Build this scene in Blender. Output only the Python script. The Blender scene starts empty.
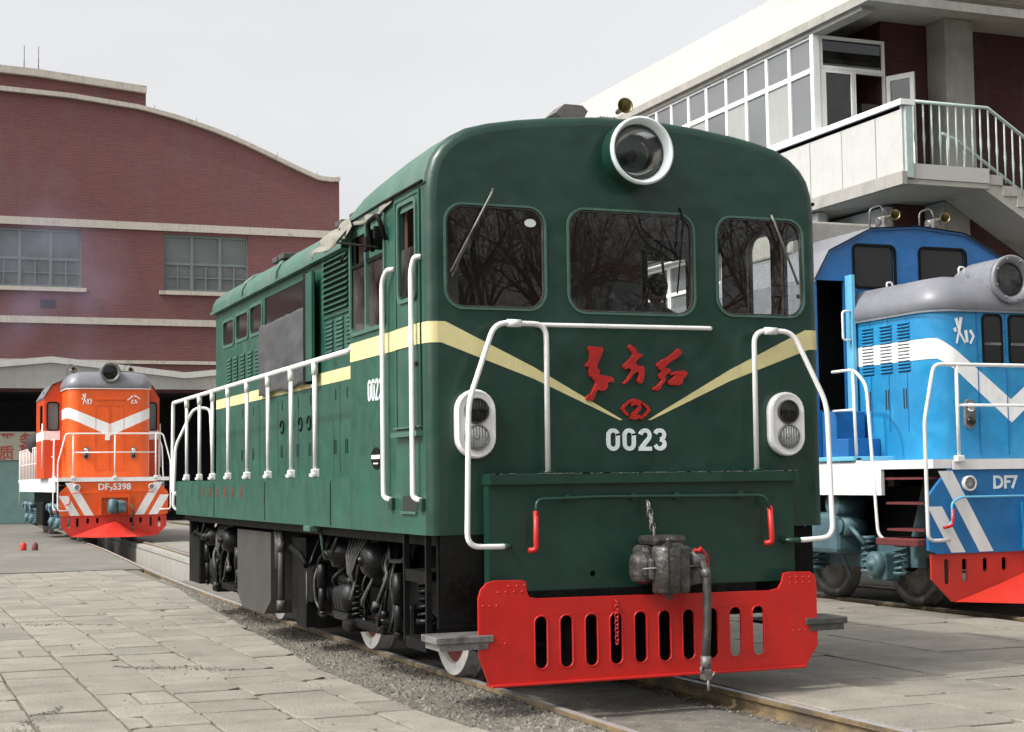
import bpy, bmesh, math, random
from mathutils import Vector, Matrix, geometry, noise
R = math.radians
random.seed(7)
sc = bpy.context.scene
C = sc.collection

# ------------------------------------------------------------------ camera, world, sun, exposure
cam = bpy.data.objects.new('camera', bpy.data.cameras.new('camera')); C.objects.link(cam)
yaw, pit, rol = R(21.790), R(4.077), R(-0.799)
F = Vector((math.sin(yaw)*math.cos(pit), math.cos(yaw)*math.cos(pit), math.sin(pit)))
Rt = Vector((math.cos(yaw), -math.sin(yaw), 0)); Up = Rt.cross(F)
cr, sr = math.cos(rol), math.sin(rol)
Rt, Up = cr*Rt + sr*Up, -sr*Rt + cr*Up
M4 = Matrix((Rt, Up, -F)).transposed().to_4x4(); M4.translation = Vector((-5.1767, -10.5269, 1.5826))
cam.matrix_world = M4
cam.data.lens = 55.97; cam.data.sensor_width = 36; cam.data.clip_end = 5000; cam.data.clip_start = .05
sc.camera = cam
SUN_EL, SUN_DIR = R(47), Vector((-1, -.15, 0)).normalized()
w = bpy.data.worlds.new("World"); sc.world = w; w.use_nodes = True
nt = w.node_tree; bg = nt.nodes['Background']
sky = nt.nodes.new('ShaderNodeTexSky'); sky.sky_type = 'NISHITA'; sky.sun_disc = False
sky.sun_elevation = SUN_EL; sky.sun_rotation = math.atan2(SUN_DIR.x, SUN_DIR.y)
sky.air_density = 1.0; sky.dust_density = 6.0; sky.ozone_density = 1.0; sky.altitude = 50
hs = nt.nodes.new('ShaderNodeHueSaturation'); hs.inputs['Saturation'].default_value = .09; hs.inputs['Value'].default_value = 2.3
nt.links.new(sky.outputs[0], hs.inputs['Color'])
# thin uneven haze veil: soft cloud texture over the whole dome
wtc = nt.nodes.new('ShaderNodeTexCoord'); wmp = nt.nodes.new('ShaderNodeMapping'); wmp.inputs['Scale'].default_value = (1, 1, 3.2)
wnz = nt.nodes.new('ShaderNodeTexNoise'); wnz.inputs['Scale'].default_value = 1.6; wnz.inputs['Detail'].default_value = 5; wnz.inputs['Roughness'].default_value = .5
wmr = nt.nodes.new('ShaderNodeMapRange'); wmr.inputs['From Min'].default_value = .3; wmr.inputs['From Max'].default_value = .7; wmr.inputs['To Min'].default_value = .93; wmr.inputs['To Max'].default_value = 1.07
wsc = nt.nodes.new('ShaderNodeVectorMath'); wsc.operation = 'SCALE'
nt.links.new(wtc.outputs['Generated'], wmp.inputs[0]); nt.links.new(wmp.outputs[0], wnz.inputs['Vector']); nt.links.new(wnz.outputs['Fac'], wmr.inputs['Value'])
nt.links.new(hs.outputs[0], wsc.inputs[0]); nt.links.new(wmr.outputs[0], wsc.inputs['Scale']); nt.links.new(wsc.outputs[0], bg.inputs['Color'])
bg.inputs['Strength'].default_value = .15
sun = bpy.data.objects.new('sun', bpy.data.lights.new('sun', 'SUN')); C.objects.link(sun)
sun.data.energy = 3.0; sun.data.angle = R(.6); sun.data.color = (1, .95, .87)
sd = SUN_DIR*math.cos(SUN_EL) + Vector((0, 0, math.sin(SUN_EL)))
sun.rotation_euler = sd.to_track_quat('Z', 'Y').to_euler()
sc.view_settings.view_transform = 'Standard'; sc.view_settings.look = 'None'
sc.view_settings.exposure = -0.35; sc.view_settings.gamma = 1.0

# ------------------------------------------------------------------ materials
def mat(name, col, rough=.6, metal=0., var=.12, vs=3., bump=0., bs=20., spec=.5, col2=None, amt2=.5, s2=1.2, thr=.55, coat=0., coord='Object', soft=.12, rv=0., dent=0., streak=None, sa=.4, speck=0.):
    m = bpy.data.materials.new(name); m.use_nodes = True
    n, l = m.node_tree.nodes, m.node_tree.links
    b = n['Principled BSDF']
    b.inputs['Roughness'].default_value = rough; b.inputs['Metallic'].default_value = metal
    b.inputs['Specular IOR Level'].default_value = spec; b.inputs['Coat Weight'].default_value = coat
    tc = n.new('ShaderNodeTexCoord')
    nz = n.new('ShaderNodeTexNoise'); nz.inputs['Scale'].default_value = vs; nz.inputs['Detail'].default_value = 6
    nz.inputs['Roughness'].default_value = .65
    l.new(tc.outputs[coord], nz.inputs['Vector'])
    mr = n.new('ShaderNodeMapRange'); mr.inputs['From Min'].default_value = .3; mr.inputs['From Max'].default_value = .7
    mr.inputs['To Min'].default_value = 1-var; mr.inputs['To Max'].default_value = 1+var
    l.new(nz.outputs['Fac'], mr.inputs['Value'])
    mx = n.new('ShaderNodeVectorMath'); mx.operation = 'SCALE'; mx.inputs[0].default_value = col
    l.new(mr.outputs[0], mx.inputs['Scale'])
    out = mx.outputs[0]
    if col2:
        n2 = n.new('ShaderNodeTexNoise'); n2.inputs['Scale'].default_value = s2; n2.inputs['Detail'].default_value = 8; n2.inputs['Roughness'].default_value = .7
        l.new(tc.outputs[coord], n2.inputs['Vector'])
        m2 = n.new('ShaderNodeMapRange'); m2.inputs['From Min'].default_value = thr; m2.inputs['From Max'].default_value = thr+soft
        m2.inputs['To Max'].default_value = amt2
        l.new(n2.outputs['Fac'], m2.inputs['Value'])
        mm = n.new('ShaderNodeMix'); mm.data_type = 'RGBA'; mm.inputs['B'].default_value = (*col2, 1)
        l.new(m2.outputs[0], mm.inputs['Factor']); l.new(out, mm.inputs['A']); out = mm.outputs['Result']
    if streak:
        mp = n.new('ShaderNodeMapping'); mp.inputs['Scale'].default_value = (9, 9, .45); l.new(tc.outputs[coord], mp.inputs[0])
        n3 = n.new('ShaderNodeTexNoise'); n3.inputs['Scale'].default_value = 1.3; n3.inputs['Detail'].default_value = 7; n3.inputs['Roughness'].default_value = .75; l.new(mp.outputs[0], n3.inputs['Vector'])
        m3 = n.new('ShaderNodeMapRange'); m3.inputs['From Min'].default_value = .52; m3.inputs['From Max'].default_value = .75; m3.inputs['To Max'].default_value = sa; l.new(n3.outputs['Fac'], m3.inputs['Value'])
        mm = n.new('ShaderNodeMix'); mm.data_type = 'RGBA'; mm.inputs['B'].default_value = (*streak, 1); l.new(m3.outputs[0], mm.inputs['Factor']); l.new(out, mm.inputs['A']); out = mm.outputs['Result']
    if speck:
        n4 = n.new('ShaderNodeTexNoise'); n4.inputs['Scale'].default_value = 55; n4.inputs['Detail'].default_value = 4; n4.inputs['Roughness'].default_value = .8; l.new(tc.outputs[coord], n4.inputs['Vector'])
        m4 = n.new('ShaderNodeMapRange'); m4.inputs['From Min'].default_value = .35; m4.inputs['From Max'].default_value = .65; m4.inputs['To Min'].default_value = 1-speck; m4.inputs['To Max'].default_value = 1+speck; l.new(n4.outputs['Fac'], m4.inputs['Value'])
        v4 = n.new('ShaderNodeVectorMath'); v4.operation = 'SCALE'; l.new(out, v4.inputs[0]); l.new(m4.outputs[0], v4.inputs['Scale']); out = v4.outputs[0]
    if rv:
        r5 = n.new('ShaderNodeMapRange'); r5.inputs['From Min'].default_value = .3; r5.inputs['From Max'].default_value = .7; r5.inputs['To Min'].default_value = rough-rv; r5.inputs['To Max'].default_value = rough+rv
        n5 = n.new('ShaderNodeTexNoise'); n5.inputs['Scale'].default_value = 5.5; n5.inputs['Detail'].default_value = 7; l.new(tc.outputs[coord], n5.inputs['Vector']); l.new(n5.outputs['Fac'], r5.inputs['Value']); l.new(r5.outputs[0], b.inputs['Roughness'])
    l.new(out, b.inputs['Base Color'])
    if dent:
        nd = n.new('ShaderNodeTexNoise'); nd.inputs['Scale'].default_value = 1.9; nd.inputs['Detail'].default_value = 2; l.new(tc.outputs[coord], nd.inputs['Vector'])
        bd = n.new('ShaderNodeBump'); bd.inputs['Strength'].default_value = 1; bd.inputs['Distance'].default_value = dent; l.new(nd.outputs['Fac'], bd.inputs['Height']); l.new(bd.outputs[0], b.inputs['Normal'])
    if bump:
        nb = n.new('ShaderNodeTexNoise'); nb.inputs['Scale'].default_value = bs; nb.inputs['Detail'].default_value = 5
        l.new(tc.outputs[coord], nb.inputs['Vector'])
        bp = n.new('ShaderNodeBump'); bp.inputs['Strength'].default_value = bump; bp.inputs['Distance'].default_value = .02
        l.new(nb.outputs['Fac'], bp.inputs['Height']); l.new(bp.outputs[0], b.inputs['Normal'])
        if dent: l.new(bd.outputs[0], bp.inputs['Normal'])
    return m

def brick(name, c1, c2, mortar, ax='xz', sc_=1.0, dirt=(.12, .1, .09)):
    m = bpy.data.materials.new(name); m.use_nodes = True
    n, l = m.node_tree.nodes, m.node_tree.links; b = n['Principled BSDF']; b.inputs['Roughness'].default_value = .9
    tc = n.new('ShaderNodeTexCoord'); sp = n.new('ShaderNodeSeparateXYZ'); cb = n.new('ShaderNodeCombineXYZ')
    l.new(tc.outputs['Object'], sp.inputs[0])
    l.new(sp.outputs['XYZ'.index(ax[0].upper())], cb.inputs[0]); l.new(sp.outputs[2], cb.inputs[1])
    bt = n.new('ShaderNodeTexBrick'); bt.inputs['Scale'].default_value = sc_
    bt.inputs['Brick Width'].default_value = .25; bt.inputs['Row Height'].default_value = .07; bt.inputs['Mortar Size'].default_value = .009
    bt.inputs['Color1'].default_value = (*c1, 1); bt.inputs['Color2'].default_value = (*c2, 1); bt.inputs['Mortar'].default_value = (*mortar, 1)
    l.new(cb.outputs[0], bt.inputs['Vector'])
    nz = n.new('ShaderNodeTexNoise'); nz.inputs['Scale'].default_value = .45; nz.inputs['Detail'].default_value = 8; nz.inputs['Roughness'].default_value = .7
    mp = n.new('ShaderNodeMapping'); mp.inputs['Scale'].default_value = (2.2, 2.2, .5)
    l.new(tc.outputs['Object'], mp.inputs[0]); l.new(mp.outputs[0], nz.inputs['Vector'])
    mr = n.new('ShaderNodeMapRange'); mr.inputs['From Min'].default_value = .5; mr.inputs['From Max'].default_value = .8; mr.inputs['To Max'].default_value = .5
    l.new(nz.outputs['Fac'], mr.inputs['Value'])
    mx = n.new('ShaderNodeMix'); mx.data_type = 'RGBA'; mx.inputs['B'].default_value = (*dirt, 1)
    l.new(mr.outputs[0], mx.inputs['Factor']); l.new(bt.outputs['Color'], mx.inputs['A'])
    n3 = n.new('ShaderNodeTexNoise'); n3.inputs['Scale'].default_value = 5; n3.inputs['Detail'].default_value = 6
    mp3 = n.new('ShaderNodeMapping'); mp3.inputs['Scale'].default_value = (.25, .25, 3.5)
    l.new(tc.outputs['Object'], mp3.inputs[0]); l.new(mp3.outputs[0], n3.inputs['Vector'])
    r3 = n.new('ShaderNodeMapRange'); r3.inputs['To Min'].default_value = .7; r3.inputs['To Max'].default_value = 1.3
    l.new(n3.outputs['Fac'], r3.inputs['Value'])
    v3 = n.new('ShaderNodeVectorMath'); v3.operation = 'SCALE'; l.new(mx.outputs['Result'], v3.inputs[0]); l.new(r3.outputs[0], v3.inputs['Scale'])
    l.new(v3.outputs[0], b.inputs['Base Color'])
    return m

def glass(name, tint=(.75, .8, .8), r0=1.45, rough=.0, dirt=.04):
    m = bpy.data.materials.new(name); m.use_nodes = True
    n, l = m.node_tree.nodes, m.node_tree.links; n.remove(n['Principled BSDF'])
    t = n.new('ShaderNodeBsdfTransparent'); t.inputs[0].default_value = (*tint, 1)
    g = n.new('ShaderNodeBsdfGlossy'); g.inputs['Roughness'].default_value = rough
    d = n.new('ShaderNodeBsdfDiffuse'); d.inputs[0].default_value = (.4, .38, .34, 1)
    fr = n.new('ShaderNodeFresnel'); fr.inputs['IOR'].default_value = r0
    mx = n.new('ShaderNodeMixShader'); md = n.new('ShaderNodeMixShader')
    tc = n.new('ShaderNodeTexCoord'); nz = n.new('ShaderNodeTexNoise'); nz.inputs['Scale'].default_value = 4; nz.inputs['Detail'].default_value = 6
    l.new(tc.outputs['Object'], nz.inputs['Vector'])
    mr = n.new('ShaderNodeMapRange'); mr.inputs['To Max'].default_value = dirt*2; mr.inputs['From Min'].default_value = .3
    l.new(nz.outputs['Fac'], mr.inputs['Value']); l.new(mr.outputs[0], md.inputs[0])
    l.new(t.outputs[0], md.inputs[1]); l.new(d.outputs[0], md.inputs[2])
    l.new(fr.outputs[0], mx.inputs[0]); l.new(md.outputs[0], mx.inputs[1]); l.new(g.outputs[0], mx.inputs[2])
    l.new(mx.outputs[0], n['Material Output'].inputs[0])
    return m

M = {}
M['green'] = mat('shaded green tone', (.0078, .036, .0245), .33, var=.22, vs=2.2, bump=.22, bs=3.2, col2=(.012, .044, .032), amt2=.25, s2=1.6, thr=.5, soft=.25, rv=.07, dent=.025, streak=(.018, .040, .030), sa=.3)  # front copy of the body green, its shade put into the colour
M['green_sunlit'] = mat('sunlit green tone', (.0145, .072, .049), .4, var=.2, vs=2.4, bump=.2, bs=2.6, col2=(.026, .062, .048), amt2=.6, s2=2.2, thr=.52, soft=.2, rv=.1, dent=.03, streak=(.045, .07, .055), sa=.4)  # same green made lighter, sunlight on the side put into the colour
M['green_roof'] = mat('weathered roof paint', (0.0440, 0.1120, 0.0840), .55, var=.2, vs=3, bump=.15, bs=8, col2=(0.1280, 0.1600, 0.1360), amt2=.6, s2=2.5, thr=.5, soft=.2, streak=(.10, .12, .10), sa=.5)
M['green_trim'] = mat('window rim metal', (.05, .115, .09), .4, var=.15, vs=10)
M['yellow'] = mat('pale yellow paint', (.60, .54, .27), .5, var=.1, vs=6, col2=(0.2975, 0.2550, 0.1360), amt2=.4, s2=4, thr=.6, streak=(.30, .26, .16), sa=.4)
M['white'] = mat('white pipe paint', (.72, .72, .70), .4, var=.06, vs=9, col2=(.45, .42, .36), amt2=.5, s2=7, thr=.62, streak=(.40, .34, .26), sa=.45)
M['white2'] = mat('clean white paint', (0.7254, 0.7254, 0.7161), .45, var=.05, vs=4, col2=(0.4650, 0.4650, 0.4464), amt2=.4, s2=3, thr=.6, streak=(.42, .39, .33), sa=.35)
M['offwhite'] = mat('digit paint', (.62, .68, .68), .5, var=.08, vs=14)
M['red'] = mat('red paint', (0.4800, 0.0112, 0.0080), .38, var=.12, vs=3, bump=.1, bs=6, col2=(0.3040, 0.0096, 0.0080), amt2=.6, s2=3, thr=.55, rv=.1, streak=(.22, .02, .015), sa=.5, dent=.02)
M['redletter'] = mat('red letter paint', (.36, .013, .010), .35, var=.25, vs=18, bump=.12, bs=20)
M['black'] = mat('black running gear', (.005, .005, .005), .6, var=.35, vs=5, bump=.3, bs=12, col2=(.02, .018, .015), amt2=.6, s2=4, thr=.55, streak=(.03, .027, .023), sa=.4, speck=.3, spec=.12)
M['black2'] = mat('oily black metal', (.005, .005, .005), .38, var=.4, vs=8, bump=.3, bs=20, col2=(.02, .018, .016), amt2=.6, s2=6, thr=.56, speck=.4, spec=.25)
M['steel'] = mat('worn grey steel', (.16, .155, .15), .45, metal=.3, var=.3, vs=9, bump=.2, bs=18, col2=(.04, .035, .03), amt2=.7, s2=7, thr=.52, speck=.2)
M['coupler'] = mat('greasy coupler steel', (.075, .072, .07), .38, metal=.55, var=.4, vs=11, bump=.7, bs=16, col2=(.16, .145, .12), amt2=.6, s2=9, thr=.52, rv=.15, speck=.3)
M['tank'] = mat('dusty tank metal', (.036, .035, .031), .5, var=.2, vs=3, bump=.15, bs=5, col2=(.062, .057, .045), amt2=.7, s2=2.5, thr=.48, soft=.25, streak=(.035, .032, .028), sa=.8)
M['rubber'] = mat('dark rubber', (.045, .045, .042), .65, var=.3, vs=15, col2=(.12, .11, .09), amt2=.5, s2=10, thr=.5)
M['louver_dark'] = mat('dark recess', (.012, .014, .013), .8, var=.1)
M['tarp'] = mat('grey tarpaulin', (.042, .042, .044), .75, var=.15, vs=3, bump=.35, bs=9, col2=(.075, .073, .077), amt2=.6, s2=2.2, thr=.5, soft=.3)
M['canvas'] = mat('cream canvas', (.21, .20, .165), .8, var=.12, vs=7, bump=.3, bs=14, col2=(.10, .09, .075), amt2=.5, s2=6, thr=.56)
M['interior'] = mat('cab interior paint', (.24, .13, .11), .6, var=.2, vs=4)
M['interior_dark'] = mat('cab interior dark', (.05, .045, .042), .7, var=.2, vs=4)
M['console'] = mat('console grey', (.09, .095, .095), .6, var=.1, vs=6)
M['chrome'] = mat('bright reflector', (.75, .75, .74), .12, metal=1., var=.05)
M['lamp_silver'] = mat('silvered lamp bowl', (.72, .72, .70), .3, metal=.2, var=.15, vs=30)
M['side_glass'] = glass('side glass with painted glare', (.7, .74, .73), 1.6, dirt=.16)  # pale film paints the pane's reflection; dirt only sets its strength
M['brass'] = mat('brass horn', (.30, .25, .14), .3, metal=.9, var=.15, vs=20)
M['grey_roof'] = mat('grey roof paint', (.165, .170, .188), .38, var=.08, vs=4, bump=.05, col2=(.22, .225, .245), amt2=.5, s2=2.5, thr=.52, rv=.1, dent=.02, streak=(.13, .13, .13), sa=.5)
M['blue'] = mat('bright blue paint', (.016, .195, .40), .32, var=.08, vs=3, bump=.08, bs=3, col2=(.03, .28, .50), amt2=.5, s2=2.5, thr=.5, rv=.08, dent=.03, streak=(.02, .12, .26), sa=.35)
M['blue_beam'] = mat('mid blue paint', (.014, .145, .36), .35, var=.1, vs=3, rv=.08, dent=.03, streak=(.02, .08, .18), sa=.35)
M['blue2'] = mat('deep blue cab paint', (.013, .115, .32), .32, var=.1, vs=3, bump=.08, bs=3, rv=.08, dent=.03, streak=(.02, .08, .18), sa=.35)
M['lightblue'] = mat('pale blue paint', (.13, .42, .62), .4, var=.1, vs=5)
M['orange'] = mat('orange paint', (.66, .088, .007), .4, var=.08, vs=3, bump=.06, bs=4, col2=(.72, .115, .015), amt2=.5, s2=2.5, thr=.5, rv=.08, dent=.03, streak=(.35, .05, .015), sa=.45)
M['orange2'] = mat('red orange cab paint', (.52, .055, .009), .4, var=.1, vs=3, bump=.06, bs=4, rv=.08, streak=(.25, .03, .015), sa=.4)
M['teal'] = mat('teal bogie paint', (.065, .125, .145), .5, var=.25, vs=6, bump=.3, bs=9, col2=(.03, .06, .07), amt2=.7, s2=5, thr=.55)
M['maroon'] = mat('maroon step paint', (.13, .028, .028), .6, var=.2, vs=9)
M['plow_red'] = mat('plough red', (0.4960, 0.0280, 0.0160), .45, var=.1, vs=4)
M['wheel_white'] = mat('white tyre edge', (.6, .58, .54), .6, var=.15, vs=12, col2=(.2, .18, .15), amt2=.7, s2=9, thr=.55)
M['wheel_red'] = mat('red wheel disc', (.17, .035, .025), .7, var=.3, vs=9)
M['rail'] = mat('rusty rail side', (.15, .108, .055), .8, var=.3, vs=5, bump=.3, bs=20, col2=(.065, .05, .038), amt2=.85, s2=3, thr=.46, speck=.2)
M['railtop'] = mat('worn rail head', (.36, .35, .34), .42, metal=.35, var=.15, vs=12)
M['concrete'] = mat('weathered concrete', (0.2880, 0.2760, 0.2480), .85, var=.15, vs=2.5, bump=.25, bs=14, col2=(0.1920, 0.1800, 0.1600), amt2=.6, s2=1.2, thr=.5, soft=.2, streak=(.14, .13, .11), sa=.5, speck=.12)
M['white_wall'] = mat('cream render wall', (.47, .465, .435), .85, var=.05, vs=1.5, bump=.1, bs=20, col2=(.38, .36, .30), amt2=.5, s2=.8, thr=.54, soft=.2, streak=(.42, .39, .33), sa=.4)
M['white_panel'] = mat('white parapet panel', (.42, .415, .395), .8, var=.05, vs=2, col2=(.30, .29, .25), amt2=.5, s2=1.5, thr=.56, soft=.15, streak=(.30, .28, .24), sa=.5)
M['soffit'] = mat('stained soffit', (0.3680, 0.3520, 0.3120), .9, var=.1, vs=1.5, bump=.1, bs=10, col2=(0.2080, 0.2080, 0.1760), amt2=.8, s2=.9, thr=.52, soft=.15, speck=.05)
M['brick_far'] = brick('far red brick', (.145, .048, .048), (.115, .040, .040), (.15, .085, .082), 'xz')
M['brick_side'] = brick('near red brick', (.065, .016, .014), (.05, .013, .012), (.06, .025, .022), 'xz')  # darker copy of the side brick, end-wall shade put into the colour
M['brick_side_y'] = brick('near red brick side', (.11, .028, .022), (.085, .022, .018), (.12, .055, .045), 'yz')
M['band'] = mat('pale band render', (0.4350, 0.3975, 0.3450), .85, var=.1, vs=1.5, col2=(0.2250, 0.1875, 0.1500), amt2=.6, s2=1.5, thr=.54, streak=(.16, .13, .11), sa=.6)
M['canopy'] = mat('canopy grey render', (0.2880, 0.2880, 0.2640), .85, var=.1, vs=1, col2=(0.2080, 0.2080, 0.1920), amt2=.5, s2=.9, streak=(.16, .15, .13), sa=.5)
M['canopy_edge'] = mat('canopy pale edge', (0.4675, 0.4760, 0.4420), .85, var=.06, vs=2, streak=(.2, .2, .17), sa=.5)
M['teal_gate'] = mat('pale teal gate', (0.1760, 0.3040, 0.2800), .6, var=.1, vs=2)
M['sign_cream'] = mat('cream sign board', (0.4640, 0.4560, 0.3680), .7, var=.05, vs=2)
M['sign_red'] = mat('faded sign red', (.42, .09, .06), .7, var=.2, vs=5)
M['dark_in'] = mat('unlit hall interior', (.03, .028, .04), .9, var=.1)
M['win_frame_green'] = mat('green grey window frame', (.13, .165, .155), .6, var=.1)
M['win_glass_far'] = mat('dusty far glazing', (0.1020, 0.1140, 0.1140), .22, var=.25, vs=.8, spec=.6)
M['bldg_glass'] = glass('veranda glass', (.30, .32, .32), 1.6, dirt=.05)
M['veranda_pane'] = mat('curtained veranda glazing', (0.1360, 0.1440, 0.1440), .12, var=.06, vs=.6, spec=.6)
M['frost'] = mat('curtained pane', (0.2880, 0.2960, 0.2800), .35, var=.08, vs=2)
M['glass'] = glass('cab glass', (.88, .9, .89), 1.46, dirt=.012)
M['lens'] = glass('lamp lens', (.8, .82, .82), 1.5, dirt=.03)
M['darkglass'] = mat('dark tinted glazing', (.015, .014, .014), .08, var=.2, vs=2, spec=.4)
M['bark'] = mat('grey brown bark', (.10, .085, .07), .9, var=.25, vs=9, bump=.5, bs=20)
M['skin'] = mat('skin', (.42, .25, .18), .6, var=.05)
M['hair'] = mat('dark hair', (.02, .016, .014), .6, var=.2, vs=40, bump=.5, bs=60)
M['jacket'] = mat('grey jacket', (.2, .2, .2), .85, var=.15, vs=12, bump=.2, bs=30)
M['rust_orange'] = mat('orange beacon plastic', (.6, .16, .03), .5, var=.3, vs=9)
M['teal_rail'] = mat('pale green railing paint', (.36, .44, .41), .5, var=.12, vs=8)

# ------------------------------------------------------------------ mesh builder
ORG = {}
class MB:
    def __init__(s, off=(0, 0, 0)):
        s.v = []; s.f = []; s.m = []; s.mi = 0; s.off = off; s.sm = []; s.smooth = False
    def add(s, vs, fs, smooth=None):
        b = len(s.v); s.v += [(v[0]+s.off[0], v[1]+s.off[1], v[2]+s.off[2]) for v in vs]
        for f in fs:
            s.f.append([b+i for i in f]); s.m.append(s.mi); s.sm.append(s.smooth if smooth is None else smooth)
        return s
    def box(s, x0, x1, y0, y1, z0, z1):
        x0, x1 = sorted((x0, x1)); y0, y1 = sorted((y0, y1)); z0, z1 = sorted((z0, z1))
        v = [(x0,y0,z0),(x1,y0,z0),(x1,y1,z0),(x0,y1,z0),(x0,y0,z1),(x1,y0,z1),(x1,y1,z1),(x0,y1,z1)]
        return s.add(v, [(3,2,1,0),(4,5,6,7),(0,1,5,4),(1,2,6,5),(2,3,7,6),(3,0,4,7)], False)
    def cbox(s, x0, x1, y0, y1, z0, z1, c=.01):
        x0, x1 = sorted((x0, x1)); y0, y1 = sorted((y0, y1)); z0, z1 = sorted((z0, z1))
        bm = bmesh.new(); bmesh.ops.create_cube(bm, size=1)
        for v in bm.verts: v.co = Vector(((x0+x1)/2+v.co.x*(x1-x0), (y0+y1)/2+v.co.y*(y1-y0), (z0+z1)/2+v.co.z*(z1-z0)))
        c = min(c, .45*min(x1-x0, y1-y0, z1-z0))
        bmesh.ops.bevel(bm, geom=bm.edges[:], offset=c, segments=2, affect='EDGES', profile=.5)
        bm.verts.index_update()
        s.add([v.co.copy() for v in bm.verts], [[v.index for v in f.verts] for f in bm.faces], False); bm.free(); return s
    def tube(s, pts, r, n=10, cap=True, smooth=True):
        pts = [Vector(p) for p in pts]; k = len(pts)
        rr = r if isinstance(r, (list, tuple)) else [r]*k
        vs = []; prev = None
        for i, p in enumerate(pts):
            t = (pts[min(i+1, k-1)]-pts[max(i-1, 0)])
            if t.length < 1e-9: t = Vector((0, 0, 1))
            t.normalize()
            if prev is None: a = t.orthogonal().normalized()
            else:
                a = prev - t*prev.dot(t); a = a.normalized() if a.length > 1e-6 else t.orthogonal().normalized()
            prev = a; b = t.cross(a)
            for j in range(n):
                th = 2*math.pi*j/n; vs.append(p + (a*math.cos(th)+b*math.sin(th))*rr[i])
        fs = [(i*n+j, i*n+(j+1)%n, (i+1)*n+(j+1)%n, (i+1)*n+j) for i in range(k-1) for j in range(n)]
        s.add(vs, fs, smooth)
        if cap:
            b = len(s.v)-k*n
            for ring, rev in ((0, True), (k-1, False)):
                idx = [b+ring*n+j for j in range(n)]
                s.f.append(idx[::-1] if rev else idx); s.m.append(s.mi); s.sm.append(False)
        return s
    def cyl(s, p0, p1, r0, r1=None, n=16, smooth=True):
        return s.tube([p0, p1], [r0, r0 if r1 is None else r1], n, True, smooth)
    def lathe(s, prof, org, axis, n=24, smooth=True):
        """prof: list of (radius, distance along axis)"""
        ax = Vector(axis).normalized(); a = ax.orthogonal().normalized(); b = ax.cross(a); o = Vector(org); k = len(prof)
        vs = [o+ax*d+(a*math.cos(2*math.pi*j/n)+b*math.sin(2*math.pi*j/n))*max(r, 1e-4) for r, d in prof for j in range(n)]
        fs = [(i*n+j, i*n+(j+1)%n, (i+1)*n+(j+1)%n, (i+1)*n+j) for i in range(k-1) for j in range(n)]
        return s.add(vs, fs, smooth)
    def plate(s, outer, holes, fn, t):
        """2-D outline with holes, swept from w=0 to w=t by fn(u,v,w)"""
        polys = [outer]+list(holes)
        tri = geometry.tessellate_polygon([[Vector((p[0], p[1], 0)) for p in q] for q in polys])
        flat = [p for q in polys for p in q]; n = len(flat)
        vs = [fn(u, v, 0) for u, v in flat]+[fn(u, v, t) for u, v in flat]
        fs = [tuple(a) for a in tri]+[tuple(n+i for i in a[::-1]) for a in tri]
        b = 0
        for q in polys:
            k = len(q)
            for i in range(k): j = (i+1) % k; fs.append((b+i, b+j, n+b+j, n+b+i))
            b += k
        return s.add(vs, fs, False)
    def loft(s, rings, closed=True, smooth=True, cap0=False, cap1=False):
        n = len(rings[0]); vs = [p for r in rings for p in r]
        fs = [(i*n+j, i*n+(j+1)%n, (i+1)*n+(j+1)%n, (i+1)*n+j) for i in range(len(rings)-1) for j in range(n if closed else n-1)]
        s.add(vs, fs, smooth); b = len(s.v)-len(vs)
        if cap0: s.f.append([b+j for j in range(n)][::-1]); s.m.append(s.mi); s.sm.append(False)
        if cap1: s.f.append([b+(len(rings)-1)*n+j for j in range(n)]); s.m.append(s.mi); s.sm.append(False)
        return s
    def build(s, name, mats, parent=None, sharp=None):
        me = bpy.data.meshes.new(name)
        off = Vector(ORG[parent.name]) if parent is not None else Vector((0, 0, 0))
        ob = bpy.data.objects.new(name, me)
        if parent is None and s.v:
            xs = [v[0] for v in s.v]; ys = [v[1] for v in s.v]; zs = [v[2] for v in s.v]
            off = Vector(((min(xs)+max(xs))/2, (min(ys)+max(ys))/2, min(zs))); ob.location = off
        me.from_pydata([Vector(v)-off for v in s.v], [], s.f)
        if not isinstance(mats, (list, tuple)): mats = [mats]
        for m in mats: me.materials.append(M[m] if isinstance(m, str) else m)
        me.polygons.foreach_set('material_index', s.m); me.polygons.foreach_set('use_smooth', s.sm)
        bm = bmesh.new(); bm.from_mesh(me); bmesh.ops.recalc_face_normals(bm, faces=bm.faces[:]); bm.to_mesh(me); bm.free()
        me.update(); C.objects.link(ob)
        if parent is not None: ob.parent = parent
        ORG[ob.name] = tuple(off)
        return ob

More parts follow.
